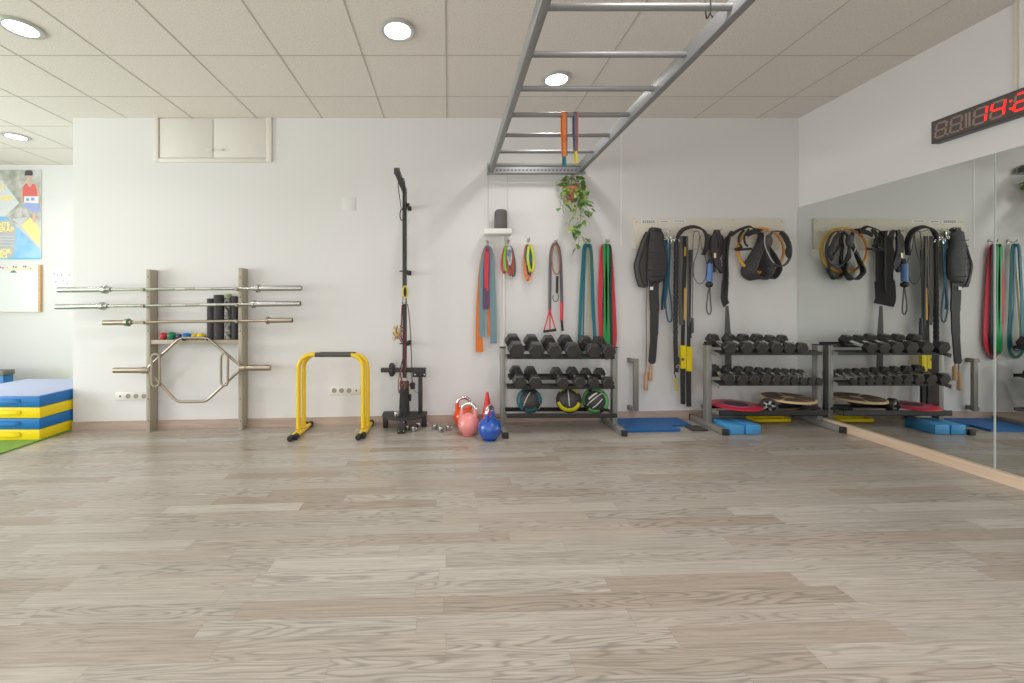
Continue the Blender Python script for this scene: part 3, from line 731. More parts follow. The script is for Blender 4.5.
obj('clamp', MB().box((W(390, 0, 3.96).x, 3.925, W(0, 376, 3.96).z), (W(394, 0, 3.96).x, 3.99, W(0, 363.2, 3.96).z), .004).cyl(W(389, 366.5, 3.95), W(395.4, 366.5, 3.95), .014, 12).cyl(W(389, 373, 3.95), W(395.4, 373, 3.95), .014, 12), BLACK, r)
obj('mounting_plate', MB().box((W(413, 0, 3.95).x, 3.930, W(0, 376.8, 3.95).z), (W(426, 0, 3.95).x, 3.942, W(0, 367.4, 3.95).z), .003), BLACK, r)
for x in (415, 424.4): obj('bolt', MB().cyl(W(x, 374.6, 3.931), W(x, 374.6, 3.925), .006, 8), BARSTEEL, r)
obj('side_pulley', MB().lathe([(.004, -.012), (.024, -.012), (.026, -.006), (.016, 0), (.026, .006), (.024, .012)], W(412.4, 385, 3.97), Matrix.Rotation(PI / 2, 3, 'X'), 18).box(W(410.6, 388.6, 3.985), W(414.6, 383, 3.955), .003), BLACK, r)
obj('cable_run', MB().tube(spline([W(412.4, 388, 3.97), W(414.6, 391, 3.97), W(418.6, 393, 3.98)], 5), .003, 6), SATIN, r)
obj('small_block', MB().box(W(406.8, 400, 3.99), W(411, 395, 3.94), .004), BLACK, r)

# collars on the floor
def collar(px, py, lab, rr=.025, stand=False, parent=None, z=None):
    p = FL(px, py)
    if z is not None: p = z
    t = thing('barbell_collar', lab, 'barbell collar', p, 'spare barbell collars on the floor')
    obj('ring', MB().lathe([(rr * .62, .001), (rr * .95, .0005), (rr, .004), (rr, .044), (rr * .95, .048), (rr * .62, .048), (rr * .60, .044), (rr * .6, .004)], p, n=20), BARSTEEL, t)
    a = random.uniform(0, 6.28); d = V((math.cos(a), math.sin(a), 0)) if True else None
    obj('lever', MB().box(p + V((-.006, -rr - .010, .012)), p + V((.006, -rr + .002, .036)), .002) if not stand else MB().box(p + V((rr - .004, -.006, .012)), p + V((rr + .012, .006, .036)), .002), mat('collar_lever', (0.06, 0.055, 0.06), .4) if not stand else BARSTEEL, t)
collar(407, 430.5, 'silver barbell collar on the floor, first to the right of the post foot')
collar(413.2, 431.5, 'silver barbell collar on the floor, second to the right of the post foot', stand=True)
collar(418.8, 427.8, 'silver barbell collar on the floor, third to the right of the post foot')
collar(424.6, 426.2, 'silver barbell collar on the floor under the stand plate', stand=True)
collar(435, 429.4, 'silver barbell collar on the floor, furthest from the kettlebells of the loose three')
collar(441.3, 432, 'silver barbell collar on the floor, middle one of the loose three')
collar(448.2, 430.4, 'silver barbell collar on the floor nearest the kettlebells', stand=True)
c = W(396.3, 416, 3.76); p = V((c.x, 3.80, ZP + .007))
collar(0, 0, 'silver barbell collar standing on the front edge of the black platform', rr=.026, z=p)

# ================================================================== KETTLEBELLS AND CONE
def kettle(px, py, R, m, rot, lab, hm=CHROME):
    p = FL(px, py)
    t = thing('kettlebell', lab, 'kettlebell', p, 'kettlebells on the floor'); t.rotation_euler = (0, 0, 0)
    prof = [(R * .50, 0.0), (R * .58, .003)]
    zc = R * .96
    for k in range(1, 20):
        a = -PI / 2 + PI * (k + 2.6) / 23.5
        if R * math.sin(a) + zc > .006: prof.append((R * math.cos(a), zc + R * math.sin(a)))
    prof.append((R * .25, zc + R * .985))
    obj('bell', MB().lathe(prof, p, n=36), m, t)
    Rz = Matrix.Rotation(rot, 3, 'Z')
    hw = R * .62
    L = [V((-hw * .98, 0, zc + R * .70)), V((-hw * .99, 0, zc + R * 1.15)), V((-hw * .86, 0, zc + R * 1.58)), V((-hw * .45, 0, zc + R * 1.80)), V((0, 0, zc + R * 1.84)),
         V((hw * .45, 0, zc + R * 1.80)), V((hw * .86, 0, zc + R * 1.58)), V((hw * .99, 0, zc + R * 1.15)), V((hw * .98, 0, zc + R * .70))]
    pts = [p + Rz @ q for q in spline(L, 6)]
    n = len(pts); a = n // 4
    obj('handle', MB().tube(pts[a - 4:n - a + 4], .0165, 14), hm, t)
    for seg in (pts[:a - 2], pts[n - a + 2:]):
        rs = [.0205 - .003 * (i / max(1, len(seg) - 1)) for i in range(len(seg))]
        if seg is not pts[:a - 2] and seg[0].z > seg[-1].z: rs = list(reversed(rs))
        obj('horn', MB().tube(seg, rs, 14), m, t)
    return t
kettle(463.6, 427, .098, mat('orange_red_enamel', (0.72, 0.075, 0.012), .2, coat=.5), .15, 'orange-red kettlebell with chrome handle, furthest back of the three')
kettle(468.8, 434.6, .097, mat('pink_enamel', (0.78, 0.27, 0.26), .22, coat=.5), -.25, 'pink kettlebell with chrome handle, in front of the orange one')
kettle(489.6, 439.6, .099, mat('blue_enamel', (0.008, 0.085, 0.43), .16, coat=.6), 1.05, 'blue kettlebell with chrome handle, beside the dumbbell rack foot')
p = V(((487.2 - 449) * 3.86 / F, 3.86, 0)); p.z = fz(p.x)
r = thing('marker_cone', 'red plastic marker cone standing behind the blue kettlebell', 'cone', p)
RED = mat('red_plastic', (0.62, 0.02, 0.03), .35)
ztop = W(0, 392, 3.86).z - p.z
obj('cone_body', MB().lathe([(.068, .010), (.064, .02), (.013, ztop - .006), (.010, ztop), (.006, ztop)], p, n=28), RED, r)
obj('cone_base', MB().box(p + V((-.075, -.075, 0)), p + V((.075, .075, .012)), .004), RED, r)

# ================================================================== DUMBBELLS AND RACKS
DMATS = {}
def make_dumbbell(d, L, hl, chrome=True):
    """hexagonal dumbbell along local Y, centre at origin"""
    t = thing('dumbbell', '', 'dumbbell')
    for s_ in (-1, 1):
        mb = MB(); rings = []
        prof = [(0.86, .5), (1.0, .40), (1.0, -.40), (0.88, -.5)]
        for k_, yy in prof:
            rings.append([V((d / 2 * k_ * math.cos(PI / 3 * j), s_ * (L / 2) + yy * hl, d / 2 * k_ * math.sin(PI / 3 * j))) for j in range(6)])
        vs = [q for rg in rings for q in rg]; fs = []
        for i in range(3):
            for j in range(6): fs.append((i * 6 + j, i * 6 + (j + 1) % 6, i * 6 + 6 + (j + 1) % 6, i * 6 + 6 + j))
        # raised disc on the faces
        fs += [tuple(range(6)), tuple(18 + j for j in range(6))]
        mb.add(vs, fs)
        bm = bmesh.new(); me = bpy.data.meshes.new('tmp'); me.from_pydata([tuple(v) for v in mb.v], [], mb.f); bm.from_mesh(me); bpy.data.meshes.remove(me)
        bmesh.ops.recalc_face_normals(bm, faces=list(bm.faces))
        bmesh.ops.bevel(bm, geom=list(bm.edges), offset=d * .028, segments=2, affect='EDGES', profile=.5)
        h = MB().bm(bm)
        ho = obj('head', h, RUBBER, t, False)
    g = L - hl; rr = min(.0165, d * .16)
    prof = [(rr * .85, -g / 2 - .004), (rr * .88, -g / 2 + .006), (rr, -g * .2), (rr * 1.05, 0), (rr, g * .2), (rr * .88, g / 2 - .006), (rr * .85, g / 2 + .004)]
    obj('handle', MB().lathe(prof, (0, 0, 0), Matrix.Rotation(PI / 2, 3, 'X'), 14), CHROME, t)
    return t
TH = math.radians(13)
def lay_row(specs, Yf, zplane, pitch, labfmt, group, n_words):
    """specs: (front px, width px). the front faces stand at distance Yf on a tray plane sloping down to the front"""
    for i, (px, wpx) in enumerate(specs):
        d = wpx * Yf / F; hl = d * (.56 if d > .108 else .50); L = pitch
        t = make_dumbbell(d, L, hl)
        x = (px - 449) * Yf / F
        s_ = L / 2 + hl / 2
        c = V((x, Yf, zplane)) + V((0, math.cos(TH), math.sin(TH))) * s_ + V((0, -math.sin(TH), math.cos(TH))) * (d * .433 + .0035)
        t.location = c; t.rotation_euler = (TH, 0, random.uniform(-.012, .012))
        t['label'] = labfmt.format(n_words[i]); t['group'] = group
ORD = ['first from the left', 'second from the left', 'third from the left', 'fourth from the left', 'fifth from the left', 'sixth from the left', 'seventh from the left', 'eighth from the left', 'ninth from the left', 'last at the right']
def rack(x0, x1, z1, z2, zb_, ztop, lab, Yfoot=3.56, lip=.036):
    xm = (x0 + x1) / 2
    r = thing('dumbbell_rack', lab, 'dumbbell rack', (xm, 3.80, fz(xm)))
    Yp = 3.763
    for x in (x0, x1):
        s_ = -1 if x == x0 else 1
        u = obj('post', MB().box((x - .022, Yp, fz(x) + .048), (x + .022, Yp + .062, ztop), .004), STEEL, r)
        obj('post_cap', MB().box((x - .025, Yp - .003, ztop), (x + .025, Yp + .065, ztop + .008), .002), CAPBLK, u)
        f_ = obj('foot', MB().box((x - .023, Yfoot + .02, fz(x) + .002), (x + .023, 4.035, fz(x) + .05), .004), STEEL, r)
        for y0, y1 in ((Yfoot, Yfoot + .024), (4.031, 4.045)):
            obj('foot_cap', MB().box((x - .0245, y0, fz(x)), (x + .0245, y1, fz(x) + .0515), .004), CAPBLK, f_)
    a, b = x0 + .0225, x1 - .0225
    Mx = Matrix.Rotation(TH, 4, 'X')
    for zp in (z1, z2):
        tr = MB()
        def plate(s0, s1, th):
            c = V(((a + b) / 2, 3.665, zp)) + V((0, math.cos(TH), math.sin(TH))) * ((s0 + s1) / 2) + V((0, -math.sin(TH), math.cos(TH))) * (-th / 2)
            ins = .05 if s0 > .1 else 0
            tr.obox(Matrix.Translation(c) @ Mx, (b - a - 2 * ins, s1 - s0, th), .001)
        plate(.055, .115, .004); plate(.20, .31, .004)
        zf = zp + .055 * math.sin(TH); tr.box((a, 3.665 + .055 * math.cos(TH) - .002, zf - .026), (b, 3.665 + .055 * math.cos(TH) + .002, zf + .004))
        zr = zp + .31 * math.sin(TH)
        tr.box((a + .05, 3.665 + .31 * math.cos(TH) - .004, zr - .02), (b - .05, 3.665 + .31 * math.cos(TH), zr + .012))
        o = obj('tray', tr, BLACK, r, False)
        for x in (a + .003,):
            c = V((x, 3.665, zp)) + V((0, math.cos(TH), math.sin(TH))) * .075 + V((0, -math.sin(TH), math.cos(TH))) * (-.014)
            obj('side_bracket', MB().obox(Matrix.Translation(c) @ Mx, (.005, .15, .034), .001), STEEL, o)
    tr = MB()
    tr.box((a, 3.665, zb_ - lip), (b, 3.671, zb_)); tr.box((a, 3.665, zb_ - lip), (b, 3.73, zb_ - lip + .005)); tr.box((a, 3.92, zb_ - .034), (b, 3.926, zb_ - .008)); tr.box((a, 3.87, zb_ - .034), (b, 3.926, zb_ - .029))
    o = obj('bottom_tray', tr, BLACK, r, False)
    for x in (a + .003, b - .003):
        obj('side_bracket', MB().box((x - .0025, 3.6715, zb_ - lip), (x + .0025, 3.92, zb_ - .008)), STEEL, o, False)
    return r
RX0, RX1 = .482, 1.490
rack(RX0, RX1, .679, .414, .196, .758, 'three-tier grey steel dumbbell rack in the middle of the back wall')
row1 = [(516.8, 17.6), (536.7, 17), (554.8, 16), (572.9, 16.6), (594.0, 15.4), (609.0, 14.6)]
lay_row(row1, 3.655, .679, .225, 'black hex dumbbell on the top shelf of the middle rack, {}', 'dumbbells on the middle rack', ORD)
row2 = [(519.8, 14.6), (535.3, 14), (562.7, 13), (579.8, 13.4), (593.8, 12.2), (608.2, 12.4)]
lay_row(row2, 3.655, .414, .205, 'black hex dumbbell on the middle shelf of the middle rack, {}', 'dumbbells on the middle rack', ORD)
SX0_, SX1_ = 2.334, 3.325
rack(SX0_, SX1_, .714, .443, .224, .783, 'three-tier grey steel dumbbell rack in the corner beside the mirror', 3.535, .048)
row3 = [(729.8, 13.4), (747, 13.4), (761.8, 13.4), (776.6, 13.4), (789.6, 12.4), (802.4, 12.4)]
lay_row(row3, 3.655, .714, .225, 'black hex dumbbell on the top shelf of the corner rack, {}', 'dumbbells on the corner rack', ORD)
row4 = [(729.2, 12.6), (742.3, 11.9), (754.4, 11.3), (765.6, 10.9), (776.2, 10), (785.8, 9.4), (795, 9.0), (803.6, 8.6), (811.8, 8.2), (819.6, 7.6)]
lay_row(row4, 3.655, .443, .20, 'black hex dumbbell on the middle shelf of the corner rack, {}', 'dumbbells on the corner rack', ORD)
# one more on the left end of the top shelf
# medicine balls
def medball(px, py, R, col, style, lab):
    Y = 3.79; c = W(px, py, Y)
    t = thing('medicine_ball', lab, 'medicine ball', c - V((0, 0, R)), 'medicine balls on the bottom shelf')
    obj('core', MB().ball(c, R, 32, 20), mat('ball_black', (0.03, 0.03, 0.032), .55), t)
    m = mat('ball_' + style, col, .5)
    LN = mat('ball_line_pale', (0.62, 0.60, 0.55), .5)
    Df = (V((0, 0, HC)) - c).normalized(); Rt = Df.cross(V((0, 0, -1))).normalized()
    if Rt.x < 0: Rt = -Rt
    Up = Rt.cross(-Df).normalized()
    if Up.z < 0: Up = -Up
    def sdir(x, y): return (Rt * x + Up * y + Df * math.sqrt(max(0, 1 - x * x - y * y))).normalized()
    def sline(a, b, rad):
        d1, d2 = sdir(*a), sdir(*b)
        obj('pale_line', MB().tube([c + d1.slerp(d2, k / 12).normalized() * (R - rad * .35) for k in range(13)], rad, 8), LN, t)
    def ring(cx, cy, rad, w, a0, a1, mm=m):
        D = sdir(cx, cy); u = (Rt - D * Rt.dot(D)).normalized(); v = D.cross(u)
        if v.dot(Up) < 0: v = -v
        vs = []; fs = []; n = 30; ws = 5
        for k in range(n + 1):
            a = math.radians(a0 + (a1 - a0) * k / n)
            for lift in (.0022, -.003):
                for j in range(ws):
                    th = math.radians(rad - w / 2 + w * j / (ws - 1))
                    vs.append(c + (D * math.cos(th) + (u * math.cos(a) + v * math.sin(a)) * math.sin(th)) * (R + lift))
        st = 2 * ws
        for k in range(n):
            o = k * st; p = o + st
            for j in range(ws - 1):
                fs.append((o + j, o + j + 1, p + j + 1, p + j)); fs.append((o + ws + j + 1, o + ws + j, p + ws + j, p + ws + j + 1))
            fs.append((o, p, p + ws, o + ws)); fs.append((o + ws - 1, o + 2 * ws - 1, p + 2 * ws - 1, p + ws - 1))
        fs.append(tuple(range(ws)) + tuple(reversed(range(ws, 2 * ws)))); e = n * st
        fs.append(tuple(e + j for j in reversed(range(ws))) + tuple(e + j for j in range(ws, 2 * ws)))
        obj('coloured_band', MB().add(vs, fs), mm, t)
    if style == 'teal':
        ring(0, 0, 58, 26, 130, 235); ring(0, -.05, 52, 26, 245, 318); ring(0, 0, 60, 24, -10, 50); ring(0, 0, 66, 18, 80, 122)
        sline((-.42, -.42), (.08, .62), .0035); sline((.72, -.62), (.93, -.1), .004)
    elif style == 'yellow':
        ring(0, .12, 56, 23, 197, 345); ring(0, .1, 62, 18, 38, 75); ring(0, .1, 64, 16, 108, 140)
        sline((-.06, .82), (.06, -.42), .0035)
    else:
        ring(.05, 0, 60, 24, 52, 110); ring(.05, 0, 60, 28, -38, 48); ring(0, 0, 58, 24, 232, 292); ring(0, 0, 62, 22, 128, 205)
        sline((-.62, -.42), (.52, .6), .004); sline((-.2, -.58), (.5, .16), .004); sline((-.48, .08), (.1, .58), .008)
    return t
medball(529.2, 400.4, .114, (0.03, 0.16, 0.19), 'teal', 'black medicine ball with teal bands on the bottom shelf')
medball(568.7, 400.4, .113, (0.66, 0.60, 0.01), 'yellow', 'black medicine ball with yellow bands on the bottom shelf')
medball(595.4, 400.6, .115, (0.13, 0.46, 0.14), 'green', 'black medicine ball with green bands on the bottom shelf')

# things on and under the corner rack
zt_ = .224
def disc(px, Y, R, z, m, tilt, lab, name, cat, extra):
    x = (px - 449) * Y / F; t = thing(name, lab, cat, (x, Y, z))
    M = Matrix.Rotation(tilt[0], 3, 'X') @ Matrix.Rotation(tilt[1], 3, 'Y')
    extra(t, V((x, Y, z)), M, R)
    return t
def red_disc(t, o, M, R):
    obj('board', MB().lathe([(R * .9, 0), (R, .006), (R, .014), (R * .97, .018)], o, M, 40), mat('red_disc', (0.55, 0.02, 0.05), .4), t)
    obj('centre_pad', MB().lathe([(R * .62, .0175), (R * .62, .021), (R * .6, .022)], o, M, 36), mat('pink_pad', (0.42, 0.10, 0.20), .5), t)
    obj('centre_cap', MB().lathe([(R * .46, .0215), (R * .46, .026), (R * .3, .030)], o, M, 30), mat('dark_pad', (0.05, 0.03, 0.05), .5), t)
disc(735.6, 3.80, .205, zt_ + .004, None, (.0, .0), 'red round balance disc with dark centre on the bottom shelf of the corner rack', 'balance_disc', 'balance board', red_disc)
def wob(t, o, M, R):
    obj('underside_dome', MB().lathe([(R * .12, -.052), (R * .28, -.042), (R * .36, -.02), (R * .38, -.001)], o, M, 30), BLACK, t)
    obj('board', MB().lathe([(R * .97, 0), (R, .003), (R, .017), (R * .985, .02)], o, M, 44), wood_mat('birch_edge', (0.58, 0.40, 0.22), (0.66, 0.48, 0.29)), t)
    dk = mat('brown_grip_pad', (0.13, 0.085, 0.055), .7)
    for k in range(5):
        a0 = 2 * PI * k / 5 + .12; a1 = 2 * PI * (k + 1) / 5 - .04; ri = R * .28; ro = R * .93
        poly = [V((ri * math.cos(a0), ri * math.sin(a0), .0195))] + [V((ro * math.cos(a0 + (a1 - a0) * j / 10), ro * math.sin(a0 + (a1 - a0) * j / 10), .0195)) for j in range(11)] + [V((ri * math.cos(a1), ri * math.sin(a1), .0195))]
        obj('grip_pad', MB().prism([M @ q + o for q in poly], M @ V((0, 0, .003))), dk, t, False)
disc(787.5, 3.80, .205, zt_ + .068, None, (.015, .0), 'wooden wobble board with dark grip segments on the bottom shelf of the corner rack', 'wobble_board', 'balance board', wob)
Y = 3.715; c = W(768.5, 405.6, Y); R = .066
r = thing('ab_wheel', 'grey and black ab roller wheel between the red disc and the wobble board', 'ab wheel', c - V((0, 0, R)))
Mz = Matrix.Rotation(-.42, 3, 'Z') @ Matrix.Rotation(PI / 2, 3, 'X')
obj('tyre', MB().lathe([(R * .74, -.026), (R * .95, -.026), (R, -.018), (R, .018), (R * .95, .026), (R * .74, .026), (R * .72, .02), (R * .72, -.02)], c, Mz, 30), RUBBER, r)
for k in range(5):
    a = 2 * PI * k / 5; obj('spoke', MB().obox(Matrix.Translation(c) @ Mz.to_4x4() @ Matrix.Rotation(a, 4, 'Z') @ Matrix.Translation((R * .4, 0, 0)), (R * .72, .016, .03), .003), mat('grey_spokes', (0.46, 0.47, 0.45), .4), r)
obj('axle_grip', MB().cyl(c + Mz @ V((0, 0, -.10)), c + Mz @ V((0, 0, .055)), .014, 14), FOAMBLK, r)
BP = mat('light_blue_foam', (0.06, 0.30, 0.62), .55)
for px0, px1, lab in ((730.2, 744.8, 'light blue foam balance block on the floor, left one under the corner rack'), (746.4, 761.0, 'light blue foam balance block on the floor, right one under the corner rack')):
    Y0 = 3.55; x0, x1 = (px0 - 449) * Y0 / F, (px1 - 449) * Y0 / F
    o = obj('foam_balance_block', MB().box((x0, Y0, fz(x0) + .003), (x1, Y0 + .245, fz(x0) + .083), .007), BP); tag(o, lab, 'foam block', 'blue balance blocks')
x = (765 - 449) * 3.98 / F
r = thing('yellow_hurdle', 'flat yellow plastic hurdle lying on the floor under the corner rack', 'hurdle', (x, 3.95, fz(x)))
hp = [V((x - .18, 3.98, fz(x) + .022)), V((x - .16, 3.87, fz(x) + .022)), V((x + .15, 3.87, fz(x) + .025)), V((x + .18, 3.98, fz(x) + .025))]
obj('frame_bar', MB().tube(roundp(hp, .2, 4), .016, 10, closed=True), YELF, r)
obj('crosspiece', MB().box((x - .14, 3.90, fz(x) + .006), (x + .14, 3.95, fz(x) + .02), .003), YELF, r)
t = tag(obj('resistance_coil', MB().tube(spline([W(798, 411, 3.78), W(806, 409, 3.74), W(818, 408, 3.76), W(820, 411, 3.82), W(810, 411.5, 3.84), W(800, 410.5, 3.82)], 6, True), .014, 10, closed=True), FOAMBLK), 'black rubber tube coiled at the right end of the bottom shelf, corner rack', 'rubber tube')

# floor mats between the racks
MATB = mat('royal_blue_mat', (0.003, 0.105, 0.33), .5, bump=(90, .15))
def mat_slab(x0, x1, y0, y1, t0, t1):
    vs = [(x, y, fz(x) + t0) for x, y in ((x0, y0), (x1, y0), (x1, y1), (x0, y1))] + [(x, y, fz(x) + t1) for x, y in ((x0, y0), (x1, y0), (x1, y1), (x0, y1))]
    return MB().add(vs, [(3, 2, 1, 0), (4, 5, 6, 7), (0, 1, 5, 4), (1, 2, 6, 5), (2, 3, 7, 6), (3, 0, 4, 7)])
tag(obj('exercise_mat', mat_slab(1.545, 2.02, 3.665, 4.05, .002, .020), MATB, smooth=False), 'royal blue exercise mat on the floor between the two racks', 'exercise mat')
tag(obj('exercise_mat', mat_slab(2.025, 2.20, 3.81, 4.05, .002, .018), MATB, smooth=False), 'narrow blue mat on the floor beside the foot of the corner rack', 'exercise mat')
tag(obj('rubber_tile', mat_slab(2.13, 2.262, 3.665, 3.80, .001, .014), RUBBER, smooth=False), 'small black rubber tile on the floor next to the corner rack foot', 'rubber tile')
# wall anchor handle
r = thing('wall_anchor_handle', 'steel U-shaped anchor handle bolted low on the wall between the racks', 'anchor handle', W(634, 412, WN))
Yh = WN - .085; a = W(635.8, 360, Yh); b = W(635.8, 411, Yh)
ANCH = mat('dull_grey_steel', (0.24, 0.225, 0.20), .45, .2)
obj('grab_bar', MB().box((a.x - .022, Yh - .016, b.z), (a.x + .022, Yh + .012, a.z + .012), .003), ANCH, r)
for y in (361, 409):
    c = W(635.8, y, Yh); q = MB(); q.box((a.x - .045, Yh - .010, c.z - .012), (a.x - .012, Yh + .03, c.z + .016), .003); q.box((a.x - .05, Yh + .0, c.z - .02), (a.x - .02, WN - .001, c.z + .022), .004)
    obj('bracket', q, ANCH, r)

# ================================================================== OVERHEAD LADDER
ZL = HC + 1.25
r = thing('overhead_ladder', 'grey steel monkey-bar ladder hanging under the ceiling', 'monkey bars', (.82, 2.4, ZL))
Y0L, Y1L = .35, 4.035
for x0 in (.383, 1.225):
    obj('rail', MB().box((x0, Y0L, ZL), (x0 + .040, Y1L, ZL + .082), .003), LADDER, r)
for i in range(-4, 7):
    y = 1.828 + .3465 * i
    if y > Y0L + .05: obj('rung', MB().cyl((.42, y, ZL + .042), (1.228, y, ZL + .042), .0155, 16), LADDER, r)
br = MB(); br.box((.373, Y1L - .004, ZL + .0), (1.30, Y1L + .0, ZL + .07)); br.box((.373, Y1L - .045, ZL - .004), (1.30, Y1L, ZL)); br.box((.365, Y1L - .05, ZL - .006), (.376, WB - .002, ZL + .09))
br.box((.373, Y1L, ZL), (1.30, WB - .001, ZL + .004))
b_ = obj('end_bracket', br, mat('galvanised', (0.42, 0.43, 0.44), .4, .7), r, False)
sl = MB()
for k in range(22): sl.box((.45 + .036 * k, Y1L - .0052, ZL + .028), (.45 + .036 * k + .02, Y1L - .0035, ZL + .042))
obj('slots', sl, mat('slot_dark', (0.11, 0.13, 0.16), .6), b_, False)
w_ = [V((1.127, 1.822, CEIL - .001)), V((1.127, 1.812, ZL + .10)), V((1.127, 1.808, ZL + .04)), V((1.127, 1.812, ZL + .01)), V((1.135, 1.828, ZL + .012)), V((1.128, 1.846, ZL + .05)), V((1.127, 1.838, CEIL - .001))]
obj('hanger_wire', MB().tube(spline(w_, 6), .0028, 6).tube(spline([V((1.127, 1.812, ZL + .012)), V((1.130, 1.81, ZL - .005)), V((1.138, 1.81, ZL - .016))], 4), .0024, 6), BLACK, r)
for x, y in ((1.245, .5), (.403, .5)):
    hk = MB(); hk.cyl((x, y, ZL + .08), (x, y, CEIL - .001), .004, 8); hk.cyl((x, y + .03, ZL + .08), (x, y + .002, CEIL - .001), .003, 8); hk.box((x - .015, y - .02, ZL + .07), (x + .015, y + .05, ZL + .09), .003)
    obj('hanger_wire', hk, BLACK, r)
# bands over a rung
yr = 1.828 + .3465 * 3; zr = ZL + .042
def rungband(px, wpx, ybot, m1, m2, lab, mid):
    x = (px - 449) * yr / F; w = wpx * yr / F; zb_ = HC - (ybot - 304) * yr / F; zm = HC - (mid - 304) * yr / F
    t = thing('resistance_band', lab, 'resistance band', (x, yr, zr + .016))
    top = [V((x, yr - .018 * math.cos(a), zr + .018 * math.sin(a))) for a in [PI * k / 8 for k in range(9)]]
    f = [V((x + .002, yr - .014, zm)), V((x + .001, yr - .018, zr - .12))] + top + [V((x - .002, yr + .018, zr - .1)), V((x, yr + .010, zm))]
    obj('upper_loop', MB().ribbon(f, [w * .62, w * .85] + [w] * 9 + [w * .9, w * .6], .004, (1, 0, 0)), m1, t)
    obj('edge_stripe', MB().ribbon([q + V((w * .36, -.004, 0)) for q in f[:8]], [w * .2] * 8, .003, (1, 0, 0)), m2[1], t)
    obj('lower_loop', MB().ribbon(spline([V((x + .002, yr - .013, zm + .01)), V((x + .006, yr - .008, zb_ + .01)), V((x, yr, zb_)), V((x - .004, yr + .006, zb_ + .01)), V((x, yr + .010, zm + .01))], 4), w * .42, .004, (1, 0, 0)), m2[0], t)
OR = mat('latex_orange', (0.70, 0.18, 0.02), .5); TEAL = mat('latex_teal', (0.008, 0.17, 0.19), .5); PURP = mat('latex_purple_grey', (0.13, 0.11, 0.19), .5)
YG = mat('latex_yellow', (0.66, 0.55, 0.06), .5); REDL = mat('latex_red', (0.62, 0.03, 0.06), .45); GREENL = mat('latex_green', (0.02, 0.30, 0.08), .45); BLKL = mat('latex_black', (0.03, 0.03, 0.03), .45)
BLUL = mat('latex_blue', (0.01, 0.14, 0.24), .45); GREYL = mat('latex_grey_teal', (0.16, 0.27, 0.31), .5); LGR = mat('latex_lime', (0.22, 0.52, 0.06), .5); DGR = mat('latex_dark_green', (0.02, 0.12, 0.08), .5); BRN = mat('latex_brick', (0.35, 0.07, 0.05), .5)
rungband(564, 5.2, 166, OR, (TEAL, PURP), 'orange elastic band looped over a rung of the overhead ladder', 157)
rungband(575.4, 4.4, 163.5, PURP, (YG, OR), 'purple and orange elastic band looped over a rung of the overhead ladder', 152)

# ------------------------------------------------------------------ hanging plant
YPl = 3.96
pc = W(572, 201.5, YPl)
r = thing('hanging_plant', 'trailing variegated pothos in a small terracotta pot hanging from the ladder end', 'plant', pc)
Rp = .066; Hp = .128
obj('pot', MB().lathe([(Rp * .68, 0), (Rp * .72, .004), (Rp * .95, Hp * .78), (Rp * 1.06, Hp * .79), (Rp * 1.08, Hp), (Rp * .98, Hp), (Rp * .93, Hp * .88)], pc, n=28), mat('terracotta', (0.40, 0.12, 0.06), .45, var=(22, (0.45, 0.16, 0.09))), r)
obj('soil', MB().lathe([(Rp * .9, Hp * .85), (Rp * .93, Hp * .9)], pc, n=20), mat('soil', (0.05, 0.035, 0.025), .9), r)
hs = MB()
hook = V((pc.x + .012, YPl + .03, ZL - .004))
for dx, dy in ((-.06, 0), (.06, .01), (0, .06)): hs.tube([hook + V((0, 0, -.0)), pc + V((dx, dy, Hp * .95))], .0022, 6)
obj('hanger_cord', hs, mat('pink_cord', (0.38, 0.10, 0.16), .7), r)
leaf = MB(); stem = MB(); leaf2 = MB()
rnd = random.Random(21)
def add_leaf(c, size, out, droop, roll):
    """heart shaped curved leaf from its stalk point c, pointing along out and hanging"""
    out = V(out).normalized(); side = out.cross(V((0, 0, 1)))
    if side.length < .1: side = V((1, 0, 0))
    side = (Matrix.Rotation(roll, 3, out) @ side).normalized(); up = side.cross(out)
    prof = [(0, 0.0), (.12, .30), (.32, .46), (.55, .40), (.78, .22), (1.0, 0.0)]
    vs = []; n = len(prof)
    for s_, h in prof:
        base = c + out * (s_ * size) + V((0, 0, -1)) * (droop * size * s_ * s_)
        vs.append(base + up * (-.02 * size)); vs.append(base + side * (h * size) + up * (.06 * size * (h > 0))); vs.append(base - side * (h * size) + up * (.06 * size * (h > 0)))
    fs = []
    for i in range(n - 1):
        fs.append((3 * i, 3 * i + 3, 3 * i + 4, 3 * i + 1)); fs.append((3 * i, 3 * i + 2, 3 * i + 5, 3 * i + 3))
    (leaf if rnd.random() < .62 else leaf2).add(vs, fs)
def vine(pts, every, size, spread=1.0):
    P = spline(pts, 8); stem.tube(P, .0022, 5)
    acc = 0
    for i in range(1, len(P)):
        acc += (P[i] - P[i - 1]).length
        if acc > every:
            acc = 0; a = rnd.uniform(0, 2 * PI); o = V((math.cos(a) * spread, math.sin(a) * .6 - .5, rnd.uniform(-.7, .25)))
            st = P[i] + o.normalized() * .03; stem.tube([P[i], st], .0015, 4)
            add_leaf(st, size * rnd.uniform(.75, 1.2), o + V((0, 0, -.3)), rnd.uniform(.2, .6), rnd.uniform(-.7, .7))
top = pc + V((0, 0, Hp))
def q(px, py, dy=0): return W(px, py, YPl + dy)
